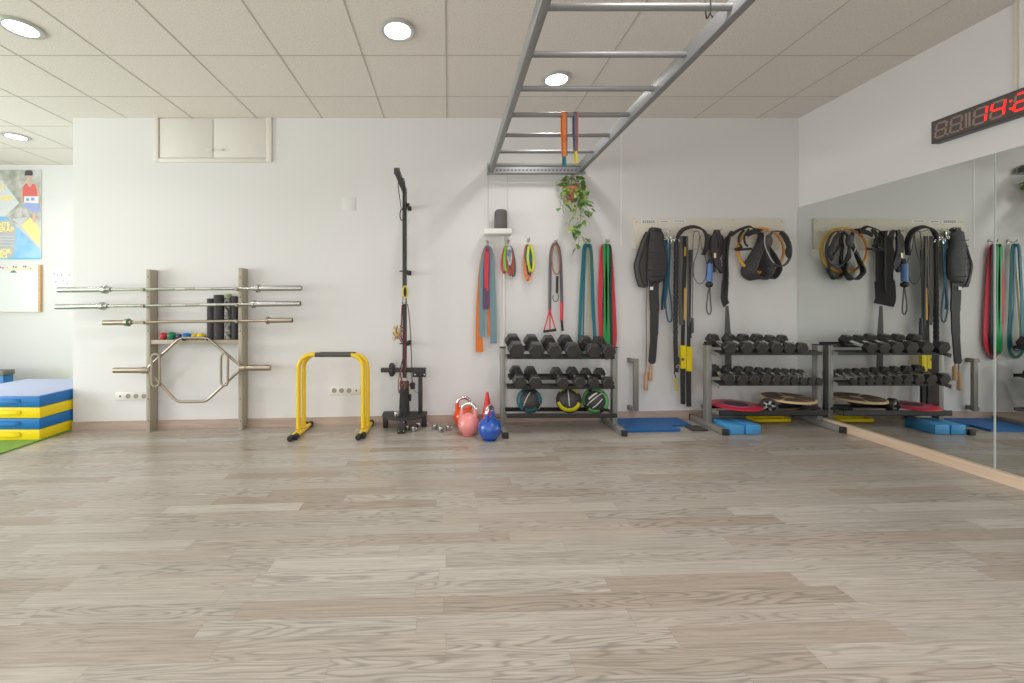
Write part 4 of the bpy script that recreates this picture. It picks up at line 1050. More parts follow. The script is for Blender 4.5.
# bushy crown
for k in range(46):
    a = rnd.uniform(0, 2 * PI); rr = rnd.uniform(.02, .11); h = rnd.uniform(.0, .10) * (1 - rr / .2)
    if math.sin(a) < -.25: h = .05 + h * .6
    b = top + V((math.cos(a) * rr * 1.15, math.sin(a) * rr * (.7 if math.sin(a) > 0 else .35), h + .012))
    stem.tube([top + V((math.cos(a) * .03, math.sin(a) * .03, -.01)), b], .0016, 4)
    add_leaf(b, rnd.uniform(.04, .062), V((math.cos(a), math.sin(a) - .1, rnd.uniform(-.15, .5))), rnd.uniform(.1, .45), rnd.uniform(-.8, .8))
vine([top + V((-.02, -.03, 0)), q(563, 191, -.05), q(561, 200, -.05), q(560, 208, -.04)], .022, .055)
vine([top + V((-.02, -.03, 0)), q(566, 190, -.06), q(564, 203, -.06), q(563.5, 206, -.06)], .022, .055)
vine([top + V((.03, -.03, 0)), q(584, 188, -.05), q(587, 194, -.04), q(586, 203, -.04)], .022, .06)
vine([top + V((.03, -.03, 0)), q(580, 192, -.06), q(581.5, 203, -.06), q(580.5, 214, -.05), q(581, 224, -.04)], .017, .058)
vine([top + V((.03, -.03, 0)), q(582, 196, -.05), q(586, 206, -.04), q(590, 213, -.03), q(591, 217, -.03)], .020, .055)
vine([top + V((.04, -.03, 0)), q(580, 196, -.05), q(577, 207, -.06), q(574, 216, -.06)], .022, .055)
vine([q(580, 222, -.05), q(577, 228, -.04), q(580, 234, -.04), q(584, 239, -.03), q(586, 243, -.03)], .035, .05)
vine([q(579, 224, -.05), q(577.5, 232, -.04), q(579, 240, -.04), q(578, 247, -.04)], .028, .052)
vine([q(574, 214, -.06), q(571, 220, -.05), q(568, 226, -.05)], .026, .05)
gl = mat('pothos_green', (0.06, 0.17, 0.03), .4, var=(30, (0.18, 0.33, 0.07))); gl2 = mat('pothos_variegated', (0.16, 0.30, 0.05), .4, var=(34, (0.50, 0.56, 0.20)))
fo = obj('foliage', leaf, gl, r); obj('variegated_foliage', leaf2, gl2, r); obj('stems', stem, mat('stem_green', (0.22, 0.28, 0.06), .5), r)

# ------------------------------------------------------------------ little shelf and speaker
Yq = WB
a, b = W(484, 234.6, WB - .1), W(511, 229.4, WB - .1)
r = thing('hanging_shelf', 'small white shelf hung by two thin wires below the ladder end', 'shelf', ((a.x + b.x) / 2, WB, a.z))
obj('board', MB().box((a.x, WB - .155, a.z), (b.x, WB - .002, b.z), .003), WHITEP, r)
for x0 in (488.6, 508.2):
    t0 = W(x0, 0, WB - .1).x
    obj('wire', MB().tube([V((t0, WB - .12, b.z - .005)), V((t0 + .0, WB - .05, ZL - .003))], .0012, 6).tube([V((t0, WB - .02, b.z - .005)), V((t0, WB - .04, ZL - .003))], .0012, 6), mat('thin_wire', (0.42, 0.42, 0.42), .4, .6), r)
sx = W(500.8, 0, WB - .08).x; R = .062; H = .185
r = thing('smart_speaker', 'dark grey fabric cylinder speaker standing on the small white shelf', 'speaker', (sx, WB - .08, b.z))
prof = [(R * .80, 0), (R * .93, .004), (R * 1.0, .016), (R * .99, H * .5), (R * .97, H - .03), (R * .92, H - .012), (R * .80, H - .003), (R * .55, H - .001)]
obj('fabric_body', MB().lathe(prof, (sx, WB - .08, b.z + .001), n=32), mat('speaker_fabric', (0.13, 0.115, 0.115), .85, bump=(300, .4)), r)
obj('top_panel', MB().lathe([(R * .7, H - .002), (R * .7, H + .001), (R * .5, H + .0015)], (sx, WB - .08, b.z + .001), n=28), mat('speaker_top', (0.03, 0.03, 0.03), .3), r)
x0 = W(503.5, 0, WB).x
tag(obj('cable_duct', MB().box((x0 - .011, WB - .014, W(0, 412, WB).z), (x0 + .011, WB - .001, a.z - .001), .003), WHITEP), 'slim white cable duct running down the wall below the small shelf', 'cable duct')

# ================================================================== BANDS ON WALL HOOKS
def hook(px, py, lab):
    c = W(px, py, WB); t = thing('wall_hook', lab, 'hook', c, 'steel wall hooks for the bands')
    obj('back_plate', MB().box(c + V((-.012, -.004, -.012)), c + V((.012, -.0008, .028)), .002), SATIN, t)
    obj('prong', MB().tube(spline([c + V((0, -.003, .01)), c + V((0, -.03, -.004)), c + V((0, -.055, -.006)), c + V((0, -.07, .008)), c + V((0, -.073, .024))], 5), .0048, 8), SATIN, t)
    return c
hk = {}
for i, (x, y, lab) in enumerate(((487, 243, 'steel wall hook holding the long orange and teal flat bands'), (508, 242.5, 'steel wall hook below the small shelf holding red and green mini loops'), (528, 241, 'steel wall hook holding the orange and yellow mini loops'),
                                 (555, 243, 'steel wall hook holding the resistance tubes with red handles'), (587.5, 242, 'steel wall hook holding the teal loop bands'), (606.5, 242, 'steel wall hook holding the red and green loop bands'))):
    hk[i] = hook(x, y, lab)
def drape(name, lab, cat, pts, w, m, Y, t=.003, group=None, closed=False, wd=(1, 0, 0)):
    P = spline([W(x, y + (2.4 if y < 247 else 0), Y + (e[0] if e else 0)) for x, y, *e in pts], 6, closed)
    n = len(P)
    ws = w if not isinstance(w, (list, tuple)) else [w[min(int(i * len(w) / n), len(w) - 1)] + (w[min(int(i * len(w) / n) + 1, len(w) - 1)] - w[min(int(i * len(w) / n), len(w) - 1)]) * ((i * len(w) / n) % 1) for i in range(n)]
    return MB().ribbon(P, ws, t, wd, closed)
Yh0 = WB - .045
def band(lab, pts, w, m, dy=0, group='bands hanging on the wall hooks', closed=False, t=.003):
    o = obj('resistance_band', drape('', '', '', pts, w, m, Yh0 + dy, t, closed=closed), m, smooth=True); return tag(o, lab, 'resistance band', group)
# hook 1
band('long orange flat exercise band hanging from the leftmost hook', [(479.5, 352, 0), (478.8, 320, 0), (480, 280, 0), (483, 255, 0), (487, 244.5, 0), (489, 258, 0), (489.4, 290, 0), (489.4, 336, 0)], [.075, .06, .042, .03, .022, .022, .025, .026], OR, -.002)
band('long grey-teal flat exercise band hanging from the leftmost hook', [(482.4, 337, 0), (482, 310, 0), (482, 270, 0), (484.5, 252, 0), (487.4, 244, 0), (491, 255, 0), (492.6, 290, 0), (493.6, 343.5, 0)], [.055, .055, .045, .03, .026, .038, .055, .062], GREYL, -.012)
band('shorter dark purple flat exercise band between the longer orange and teal ones', [(484.6, 309, 0), (484.8, 285, 0), (485.6, 262, 0), (487, 244.6, 0), (488, 262, 0), (487.6, 285, 0), (487.4, 309, 0)], [.030, .034, .034, .024, .034, .034, .03], mat('latex_dark_purple', (0.11, 0.055, 0.13), .5), -.024)
band('short red flat exercise band in front of the purple one on the leftmost hook', [(485.4, 288, 0), (485.5, 270, 0), (486, 256, 0), (487, 244.6, 0), (487.8, 256, 0), (487.4, 270, 0), (487.2, 291, 0)], [.020, .022, .022, .018, .022, .022, .02], REDL, -.032)
# hook 2, 3 mini loops
def loop(lab, cx, top, bot, hw, w, m, dy, skew=0, grp='mini loop bands on the wall hooks'):
    top += .6; bot += .8
    pts = [(cx, top, 0), (cx - hw * .55, top + 5, 0), (cx - hw + skew * .5, (top + bot) / 2 + 2, -.01), (cx - hw * .6 + skew, bot - 3, -.012), (cx + skew, bot, -.01), (cx + hw * .6 + skew, bot - 3, -.006), (cx + hw + skew * .5, (top + bot) / 2 + 2, 0), (cx + hw * .55, top + 5, 0)]
    return band(lab, pts, w, m, dy, grp, True)
loop('red mini loop band on the hook below the small shelf', 505.8, 244, 272, 3.0, .020, REDL, .006, -1.6)
loop('bright green mini loop band on the hook below the small shelf', 507, 243.5, 270, 2.6, .022, LGR, -.006, -.2)
loop('blue and white mini loop band on the hook below the small shelf', 509.4, 243.5, 264, 1.8, .016, mat('latex_blue_white', (0.10, 0.20, 0.45), .5, var=(20, (0.6, 0.6, 0.65))), -.012, .4)
loop('brick red mini loop band on the hook below the small shelf', 509.6, 244, 274, 2.6, .030, BRN, -.004, 1.4)
loop('dark green mini loop band on the hook below the small shelf', 511.2, 245, 275.5, 2.6, .016, DGR, .010, 2.0)
loop('orange mini loop band on the third wall hook', 527.2, 242.5, 279.5, 3.2, .022, mat('latex_bright_orange', (0.80, 0.20, 0.03), .5), .008, .6)
loop('dark teal mini loop band on the third wall hook', 528.4, 242.5, 264, 2.2, .032, mat('latex_deep_teal', (0.01, 0.15, 0.19), .5), -.004, .2)
loop('yellow mini loop band on the third wall hook', 530.2, 242.5, 270.5, 3.0, .022, mat('latex_bright_yellow', (0.62, 0.66, 0.03), .5), -.012, 1.2)
loop('black mini loop band on the third wall hook', 528.8, 243, 274, 2.4, .014, BLKL, .0, .6)
# hook 4: tube trainers
TUB = mat('tube_grey_purple', (0.11, 0.10, 0.12), .5); TUO = mat('tube_orange_brown', (0.36, 0.12, 0.05), .5)
r = thing('resistance_tube', 'grey resistance tube with red webbing stirrup handle on the fourth hook', 'resistance tube', W(555, 243, Yh0), 'resistance tubes on the fourth hook')
def tub(name, pts, rad, m, par, dy=0): return obj(name, MB().tube(spline([W(x, y, Yh0 + dy) for x, y in pts], 7), rad, 10), m, par)
tub('tube', [(549.8, 311), (550, 285), (550.3, 260), (552, 248), (555.2, 243.4), (558.6, 248), (560.6, 262), (561.4, 285), (561.8, 303)], .0145, TUB, r)
obj('red_sleeve', MB().tube([W(561.8, 302, Yh0), W(561.6, 320, Yh0)], .0155, 12), REDL, r)
obj('end_strap', MB().ribbon([W(561.6, 319, Yh0), W(562.6, 331, Yh0)], .022, .006), STRAP, r)
obj('stirrup_strap', MB().ribbon(spline([W(549.8, 309, Yh0 - .016), W(547.6, 318, Yh0 - .014), W(544.2, 330, Yh0 - .01)], 5), .011, .004).ribbon(spline([W(549.8, 309, Yh0 - .017), W(552, 318, Yh0 - .02), W(555.6, 329, Yh0 - .024)], 5), .011, .004).ribbon([W(550, 308, Yh0 - .018), W(549.9, 331, Yh0 - .02)], .012, .004), REDL, r)
obj('handle_grip', MB().tube([W(543.4, 331.6, Yh0 - .01), W(556.2, 329.8, Yh0 - .024)], .0125, 12), FOAMBLK, r)
r = thing('resistance_tube', 'thin orange-brown resistance tube with black handle, inside the grey tube', 'resistance tube', W(556, 246, Yh0 - .03), 'resistance tubes on the fourth hook')
tub('tube', [(551.8, 262), (552.2, 252), (555.4, 244.4), (559.2, 252), (559.6, 268), (558, 274), (554, 272), (552, 262)], .006, TUO, r, -.026)
obj('handle_grip', MB().tube([W(557.2, 276, Yh0 - .03), W(557, 293, Yh0 - .03)], .012, 12), FOAMBLK, r)
tub('strap_loop', [(557, 292), (558.6, 296), (557.4, 300.6), (554.6, 301.4), (552.8, 298), (553.6, 295)], .0035, STRAP, r, -.03)
# hook 5, 6 loop bands
def longband(lab, L, R_, m, w, dy):
    """both strands from the hook down; a closed loop whose lower end hangs behind the rack"""
    pts = L + list(reversed(R_))
    return band(lab, pts, w, m, dy, 'bands hanging on the wall hooks', True, .004)
longband('dark teal long loop band, the outermost one on the fifth hook', [(587.4, 243.5, 0), (584.2, 247, 0), (582.6, 270, 0), (580.4, 310, 0), (579.6, 345, 0), (584, 356, 0)], [(590.6, 247, -.004), (592, 270, -.004), (593.4, 310, -.004), (594.6, 345, -.004), (590, 356, 0)], TEAL, .030, 0)
longband('blue long loop band on the fifth hook inside the teal one', [(588, 244.5, 0), (586, 248, 0), (584.6, 275, 0), (583.8, 310, 0), (583.4, 342, 0), (586, 350, 0)], [(590.8, 249, -.004), (591.4, 275, -.004), (592.2, 310, -.004), (594.4, 342, -.004), (590, 350, 0)], BLUL, .014, -.012)
longband('pale yellow long loop band hanging innermost on the fifth hook', [(587.6, 245, 0), (587, 250, 0), (584.6, 280, 0), (582, 315, 0), (580.8, 345, 0), (584, 352, 0)], [(588.6, 250, 0), (589, 280, 0), (588.6, 315, 0), (588.8, 345, 0), (586, 352, 0)], mat('latex_pale_yellow', (0.50, 0.46, 0.20), .5), .014, .010)
longband('wide red long loop band hanging outermost on the sixth hook', [(605, 243.5, 0), (602.6, 250, 0), (600.6, 280, 0), (600.2, 310, 0), (602, 340, 0), (606, 354, 0)], [(609, 248, .01), (611.6, 275, .01), (613.4, 305, .01), (614.6, 340, .01), (611, 354, 0)], REDL, .042, .004)
longband('bright green long loop band on the sixth hook between the red strands', [(606, 243, 0), (604.6, 250, 0), (605.6, 280, 0), (605.4, 315, 0), (604.6, 345, 0), (606, 352, 0)], [(607.4, 250, 0), (607, 280, 0), (607.4, 315, 0), (608.4, 345, 0), (607.4, 352, 0)], GREENL, .034, -.014)
longband('black long loop band on the sixth hook behind the green one', [(608, 243, 0), (607.6, 250, 0), (608.6, 275, 0), (608.4, 310, 0), (609, 345, 0), (610, 354, 0)], [(610.4, 250, 0), (610.6, 280, 0), (611, 310, 0), (611.6, 345, 0), (611, 354, 0)], BLKL, .026, -.002)
longband('thin purple long loop band low behind the green one, sixth hook', [(606.6, 244.5, .01), (605.4, 260, .012), (604.2, 290, .012), (602.8, 330, .012), (605, 356, .012)], [(608, 260, .012), (609, 290, .012), (609.8, 330, .012), (608.4, 356, .012)], PURP, .02, .012)

# ================================================================== HOOK BOARD AND GEAR
a, b = W(633.8, 249, WN - .02), W(784.4, 218.4, WN - .02)
YBd = WN - .018
hb = thing('hook_board', 'long beige wall board with hooks and small paper labels', 'hook board', ((a.x + b.x) / 2, WN, a.z))
obj('board', MB().box((a.x, YBd, a.z), (b.x, WN - .001, b.z), .003), BEIGEB, hb)
for x0, x1, y0, y1 in ((641.2, 656.4, 219.6, 223.4), (659, 669, 220, 223), (673.4, 686, 219.6, 222.6)):
    A, B = W(x0, y1, YBd), W(x1, y0, YBd)
    c_ = obj('paper_label', MB().box((A.x, YBd - .0012, A.z), (B.x, YBd - .0002, B.z)), PAPER, hb, False)
    pr = MB()
    for k in range(2 if x1 - x0 > 14 else 1):
        zc = A.z + (B.z - A.z) * (.64 - .34 * k) if x1 - x0 > 14 else (A.z + B.z) / 2
        n = 6
        for j in range(n):
            xx = A.x + .012 + (B.x - A.x - .024) * j / n; pr.box((xx, YBd - .0018, zc - .004), (xx + (B.x - A.x - .03) / n * .8, YBd - .0012, zc + .004))
    obj('tiny_print', pr, INK, c_, False)
for x, y in ((636.4, 222), (636.4, 246.5), (732.5, 220.6), (781.5, 221.5)):
    obj('screw', MB().lathe([(.006, 0), (.006, .002), (.003, .003)], W(x, y, YBd), Matrix.Rotation(PI / 2, 3, 'X'), 10), SATIN, hb)
PEG = mat('white_peg', (0.72, 0.71, 0.68), .35)
pegs = [655, 666.5, 680.5, 689.5, 702, 716.5, 731.5, 748, 764.5, 777.5]
for x in pegs:
    c = W(x, 231.5, YBd)
    obj('peg', MB().tube(spline([c + V((0, -.001, 0)), c + V((0, -.05, -.004)), c + V((0, -.085, 0)), c + V((0, -.095, .014))], 4), .0065, 8), PEG, hb)
YG0 = WN - .075
def gpath(pts, Y=YG0, n=7, closed=False): return spline([W(p[0], p[1], Y + (p[2] if len(p) > 2 else 0)) for p in pts], n, closed)
# weighted vest
r = thing('weighted_vest', 'black quilted weighted vest hanging at the left end of the hook board', 'vest', W(655, 232, YG0))
VEST = mat('black_nylon', (0.036, 0.033, 0.034), .6, bump=(150, .25)); VESTG = mat('grey_black_nylon', (0.075, 0.07, 0.068), .6, bump=(150, .25))
front = pillow([(650.6, 231), (655, 229.6), (661, 230), (664, 234), (663.4, 243), (666.6, 255), (667, 267), (664.4, 280), (660, 282.5), (650, 283), (647, 279), (647.6, 262), (648.6, 245)], YG0 - .03, .055)
obj('front_panel', front, VEST, r)
for k in range(7):
    y = 240 + 6 * k; xa = 649.4 - k * .2; xb = 663.6 + min(k, 3) * .9
    obj('quilt_seam', MB().tube(gpath([(xa, y), ((xa + xb) / 2, y + .6), (xb, y)], YG0 - .055), .0035, 6), STRAP, r)
back = pillow([(650, 231), (646.4, 231.6), (642, 240), (637, 256), (634, 266), (636.4, 280), (638.6, 287), (645, 288), (648, 286), (648.6, 270), (649, 250)], YG0 + .012, .032)
obj('back_panel', back, VESTG, r)
obj('edge_binding', MB().tube(gpath([(646, 232), (641.6, 241), (636.8, 256), (634.2, 266), (636.6, 280), (638.8, 287)], YG0 + .01), .006, 8), STRAP, r)
obj('inner_piping', MB().tube(gpath([(649, 232), (645.6, 244), (641, 258), (639.4, 267), (641.6, 278), (645, 286)], YG0 - .012), .005, 8), STRAP, r)
obj('shoulder_strap', MB().ribbon(gpath([(650, 236, .02), (651, 229.5, 0), (656, 228.6, -.02), (661, 230.4, -.03)], YG0), .05, .02, (0, 1, .2)), VEST, r)
blt = gpath([(654, 278), (654, 295), (654.6, 310), (654.2, 330), (653, 350), (652.2, 359), (652, 361), (651.9, 362.6), (651.8, 364)], YG0 - .01)
n = len(blt); wv = [.088 if i < n * .25 else (.076 if i < n * .4 else .066) for i in range(n)]; wv = [(w_ if (q_.z - blt[-1].z) > .034 else max(.012, 2 * math.sqrt(max(0, .034 ** 2 - (.034 - (q_.z - blt[-1].z)) ** 2)))) for w_, q_ in zip(wv, blt)]
obj('waist_belt', MB().ribbon(blt, wv, .012), VEST, r)
obj('small_tag', MB().box(W(650.2, 290, YG0 - .022), W(653, 286.8, YG0 - .017)), PAPER, r, False)
# jump rope with wooden handles
r = thing('jump_rope', 'brown jump rope with wooden handles hanging behind the weighted vest', 'jump rope', W(647, 290, YG0))
WDH = wood_mat('handle_wood', (0.46, 0.27, 0.15), (0.58, 0.38, 0.24), (20, 20, 3))
obj('cord', MB().tube(gpath([(646, 373, 0), (646.4, 340, 0), (646.4, 300, 0), (650, 250, .03), (655, 231, .03), (652, 260, .03), (650.4, 320, .0), (650.6, 367, -.004)], YG0 + .018), .0042, 7), mat('rope_brown', (0.24, 0.11, 0.06), .7), r)
for x0, y0, x1, y1 in ((646.4, 372, 645.8, 390.5), (650.6, 366, 650.4, 380.5)):
    obj('wooden_handle', MB().tube([W(x0, y0, YG0 + .016), W(x0, y0 + 1.5, YG0 + .016), W((x0 + x1) / 2, (y0 + y1) / 2, YG0 + .016), W(x1, y1 - 1.5, YG0 + .016), W(x1, y1, YG0 + .016)], [.013, .0165, .0155, .0195, .016], 12), WDH, r)
# blue straps
r = thing('blue_strap', 'dark blue webbing straps with steel carabiners on the hook board', 'strap', W(666, 233, YG0))
BLS = mat('blue_webbing', (0.018, 0.085, 0.14), .7); DBS = mat('navy_webbing', (0.02, 0.035, 0.06), .7)
obj('webbing', MB().ribbon(gpath([(664.6, 238), (666.6, 252), (666.4, 275), (665, 300), (665.6, 309)], YG0 - .02), .024, .004), BLS, r)
obj('webbing', MB().ribbon(gpath([(669.8, 238), (669, 262), (667, 290), (665.6, 305), (667.6, 319), (670, 322), (672, 317), (671, 300), (668.8, 284), (670.2, 255), (670.4, 240)], YG0 - .03), .013, .004), BLS, r)
obj('webbing', MB().ribbon(gpath([(666.4, 240), (665, 262), (664, 285), (662.4, 300), (662.2, 310)], YG0 - .008), .022, .004), DBS, r)
for x, y, tl in ((666.4, 232, .3), (665.6, 237, -.5), (669.6, 241, .2), (673, 238, .9), (676.6, 240.4, 1.3)):
    c = W(x, y, YG0 - .03); P = []
    for k in range(18):
        a_ = 2 * PI * k / 18; u = .014 * math.cos(a_); w_ = .026 * math.sin(a_); P.append(c + V((u * math.cos(tl) - w_ * math.sin(tl), -.004 * math.cos(a_), u * math.sin(tl) + w_ * math.cos(tl))))
    obj('carabiner', MB().tube(P, .0042, 7, closed=True), CHROME, r)
# suspension trainer
r = thing('suspension_trainer', 'black suspension trainer with yellow-sleeved foot loops on the hook board', 'suspension trainer', W(682, 235, YG0))
YTR = mat('yellow_sleeve', (0.78, 0.62, 0.01), .55)
rope = gpath([(676, 238), (676.2, 260), (675.6, 300), (675.4, 340), (676, 362), (676.4, 372)], YG0 - .02, 14)
obj('braided_strap', MB().tube(rope, [.0215 if i % 2 else .0185 for i in range(len(rope))], 8), STRAP, r)
obj('grey_strap', MB().ribbon(gpath([(680.6, 236), (680.2, 265), (680.2, 300), (681.4, 325)], YG0 - .02), .036, .005), GSTRAP, r)
obj('black_strap', MB().ribbon(gpath([(684.4, 236), (684.6, 265), (683.6, 300), (682.6, 347)], YG0 - .012), .034, .007), STRAP, r)
obj('yellow_stripe', MB().ribbon([W(685.2, 247, YG0 - .0185), W(685, 256, YG0 - .0185)], .014, .003).ribbon([W(685, 288, YG0 - .0185), W(684.4, 320, YG0 - .0185)], .016, .003), mat('amber_stripe', (0.62, 0.36, 0.03), .6), r)
obj('black_strap', MB().ribbon(gpath([(690.4, 250), (689.6, 275), (689, 305), (688.6, 348)], YG0 - .024), .032, .007), STRAP, r)
obj('thin_strap', MB().ribbon(gpath([(687.4, 236), (687.6, 260), (688.4, 300), (688.6, 326)], YG0 - .03), .014, .004), GSTRAP, r)
for x, y0, y1, yb in ((682.8, 345.5, 368.5, 404), (688.6, 346.6, 371, 406.5)):
    obj('yellow_sleeve', MB().ribbon([W(x, y0, YG0 - .02), W(x - .1, y1, YG0 - .02)], .050, .030), YTR, r)
    obj('foot_loop', MB().ribbon(gpath([(x, y1 - 1), (x, 386), (x + .2, yb)], YG0 - .02), .036, .022), FOAMBLK, r)
obj('emblem', MB().lathe([(.014, 0), (.014, .001)], W(682.8, 359.4, YG0 - .0358), Matrix.Rotation(PI / 2, 3, 'X'), 16).lathe([(.008, .001), (.008, .0014)], W(682.8, 359.4, YG0 - .0358), Matrix.Rotation(PI / 2, 3, 'X'), 12), INK, r)
obj('buckle', MB().box(W(675.2, 368.5, YG0 - .01), W(679.6, 357.5, YG0 - .04), .004), CAPBLK, r)
obj('tail_cord', MB().tube(gpath([(675.6, 366), (674.4, 372), (675.8, 378)], YG0 - .02), .005, 7), STRAP, r)
obj('yellow_tip', MB().tube([W(675, 377.6, YG0 - .02), W(677, 391, YG0 - .02)], [.010, .012], 10), mat('olive_yellow', (0.46, 0.42, 0.05), .5), r)
obj('ring', MB().torus(W(678.2, 366.6, YG0 - .045), .015, .003, (0, 1, 0), 18, 6), CHROME, r)
# ankle band arching over the pegs
r = tag(obj('padded_strap', MB().ribbon(gpath([(675.4, 243, 0), (677, 238, -.01), (682, 230.6, -.02), (690, 227, -.03), (698, 227.4, -.035), (704, 231, -.03), (707, 239, -.02), (706, 248, -.01), (703.4, 255, 0)], YG0 - .02), [.028] * 10 + [.045] * 36 + [.04] * 11, .016, (0, 1, .6)), STRAP), 'thick black padded strap arched over the pegs above the suspension trainer', 'strap')
r = thing('speed_rope', 'thin black cable speed rope with slim handles beside the suspension trainer', 'jump rope', W(697, 232, YG0))
obj('cable', MB().tube(gpath([(692.2, 322), (692.6, 290), (692.8, 250), (694, 233), (698, 231.4), (699.4, 236), (698, 250), (693.6, 264), (694, 277), (699.4, 284), (705, 279), (707, 266), (704.4, 255), (701.6, 247), (700.6, 236)], YG0 - .034), .0032, 7), BLACK, r)
obj('handle', MB().tube([W(692.4, 318, YG0 - .03), W(692.4, 333, YG0 - .03)], [.011, .0125], 10), mat('slate_handle', (0.04, 0.05, 0.055), .45), r)
obj('handle', MB().tube([W(690.2, 322, YG0 - .015), W(690.4, 338, YG0 - .015)], [.010, .0115], 10), MATS['slate_handle'], r)
# gloves
r = thing('hand_grips', 'dark brown leather hand grips with black ends hanging on a peg', 'hand grips', W(716, 232, YG0))
LEA = mat('dark_leather', (0.045, 0.034, 0.042), .6, bump=(60, .3))
obj('palm_strap', MB().ribbon(gpath([(716, 230), (713.8, 240), (714, 252), (717, 262), (719.6, 269)], YG0 - .03), [.03] * 5 + [.062] * 20 + [.03] * 4, .02), LEA, r)
obj('palm_strap', MB().ribbon(gpath([(717, 230), (720.4, 240), (720, 250), (715, 260), (711.6, 268)], YG0 - .012), [.03] * 5 + [.055] * 20 + [.03] * 4, .02), LEA, r)
for x, y in ((713.4, 269), (721, 270)): obj('rounded_end', MB().ball(W(x, y, YG0 - .02), .03, 16, 10, (.8, .7, 1.15)), BLACK, r)
obj('metal_clip', MB().box(W(713.8, 257.8, YG0 - .045), W(716, 253, YG0 - .05), .002), mat('brass', (0.75, 0.62, 0.40), .35, .8), r)
obj('loop_strap', MB().ribbon(gpath([(709, 234), (709.4, 250), (710, 262)], YG0 - .01), .02, .005), GSTRAP, r)
r = thing('trigger_handle', 'blue cylinder grip handle with black ball end and cord loop, on the hook board', 'grip handle', W(709, 262, YG0))
BLH = mat('blue_grip', (0.10, 0.20, 0.48), .5)
obj('grip', MB().tube([W(709.8, 263.5, YG0 - .032), W(709.6, 270, YG0 - .032), W(709.4, 276, YG0 - .032), W(709.2, 281.5, YG0 - .032)], [.024, .027, .025, .027], 14), BLH, r)
obj('top_collar', MB().tube([W(710, 259, YG0 - .03), W(709.8, 264, YG0 - .03)], [.018, .027], 12), CAPBLK, r)
obj('ball_end', MB().ball(W(709.2, 284.6, YG0 - .032), .034, 18, 12, (1, .9, .85)), CAPBLK, r)
obj('cord_loop', MB().ribbon(gpath([(709, 287), (707.4, 298), (706.6, 308), (708.6, 314.4), (711, 311), (710.4, 300), (709.6, 288)], YG0 - .03), .010, .005), GSTRAP, r)
# long strap
r = thing('long_strap', 'long black webbing strap with grey tail hanging right of the blue handle', 'strap', W(731, 233, YG0))
obj('webbing', MB().ribbon(gpath([(732, 231, -.03), (727.4, 240), (725.4, 255), (725.6, 275), (724.6, 290), (724.4, 299), (726.4, 305)], YG0 - .01), [.06] * 6 + [.12] * 18 + [.14] * 19, .006, (.82, .57, 0)).ribbon(gpath([(732, 231, -.03), (728.6, 242, -.005), (727.2, 262), (727.6, 276), (726.4, 292)], YG0 - .026), .02, .005), STRAP, r)
tl = gpath([(727, 306), (727.4, 320), (727.8, 338), (728.2, 355), (728.4, 370)], YG0 - .0)
obj('grey_tail', MB().ribbon(tl, [.024 + .034 * min(1, i / (len(tl) * .45)) for i in range(len(tl))], .005), GSTRAP, r)
# pilates ring etc
r = thing('pilates_ring', 'yellow and orange pilates ring hanging at the right of the hook board', 'pilates ring', W(760.6, 250, YG0))
cR = W(760.6, 250.4, YG0 + .02)
obj('ring', MB().torus(cR, .222, .0105, (0, 1, 0), 56, 10, (1.0, .96)), mat('amber_ring', (0.66, 0.40, 0.04), .4), r)
obj('inner_liner', MB().torus(cR + V((0, -.004, 0)), .212, .0075, (0, 1, 0), 56, 8, (1.0, .96)), mat('orange_liner', (0.72, 0.27, 0.08), .45), r)
r = thing('belt_ring', 'black and grey padded ring belt hanging at the far right peg', 'belt', W(779, 232, YG0))
ell = [(779, 231.4), (772.4, 232), (768.2, 240), (768, 250), (771.4, 260), (777.4, 266), (784.6, 265), (789.6, 258), (790.6, 248), (787.6, 238), (783, 232.4)]
obj('hoop', MB().ribbon(gpath(ell, YG0 - .05, 6, True), .022, .012, (0, 1, 0), True), VESTG, r)
obj('pale_edge', MB().tube(gpath([(765, 235), (764.6, 243), (767, 251), (771, 259), (774, 263)], YG0 - .075), .004, 7), mat('pale_piping', (0.50, 0.49, 0.45), .5), r)
obj('grip_pad', MB().ball(W(768.4, 241, YG0 - .055), .05, 18, 12, (.72, .5, 1.25)), VESTG, r)
obj('grip_pad', MB().ball(W(788.4, 252, YG0 - .05), .045, 18, 12, (.6, .5, 1.25)), VEST, r)
obj('webbing', MB().ribbon(gpath([(780, 232.4), (784.6, 238), (788.6, 248), (789.4, 258)], YG0 - .066), .034, .006, (1, 0, 0)), STRAP, r)
def sling(name, lab, top, bl, br, bot, w, dy):
    t = thing(name, lab, 'ankle strap', W(top[0], top[1], YG0 + dy))
    pts = [top, (top[0] - 1.6, top[1] + 10), (bl[0] + 3, bl[1] - 10), bl, ((bl[0] * 2 + br[0]) / 3, bot), ((bl[0] + br[0] * 2) / 3, bot), br, (br[0] - 4, br[1] - 12), (top[0] + 1.8, top[1] + 10)]
    P = gpath([(x, y) for x, y in pts], YG0 + dy, 7, True)
    obj('cuff', MB().ribbon(P, [w * (.3 + .7 * min(1, max(0, (P[0].z - p.z) / .3))) for p in P], .011, (-.6, 1, 0), True), mat('cuff_neoprene', (0.045, 0.042, 0.042), .7, bump=(120, .2)), t)
    obj('cuff_binding', MB().tube([p + V((.25 * w, -w * .42 * (.3 + .7 * min(1, max(0, (P[0].z - p.z) / .3))), 0)) for p in P], .0042, 6, closed=True), GSTRAP, t)
    obj('top_strap', MB().ribbon([W(top[0] - 1.5, top[1] - 3.5, YG0 + dy), W(top[0] - .5, top[1] + 8, YG0 + dy)], .022, .012), STRAP, t)
sling('ankle_strap', 'black ankle cuff strap hanging inside the yellow ring, left one of the pair', (760.4, 236), (748.8, 272), (767, 270), 278, .135, -.02)
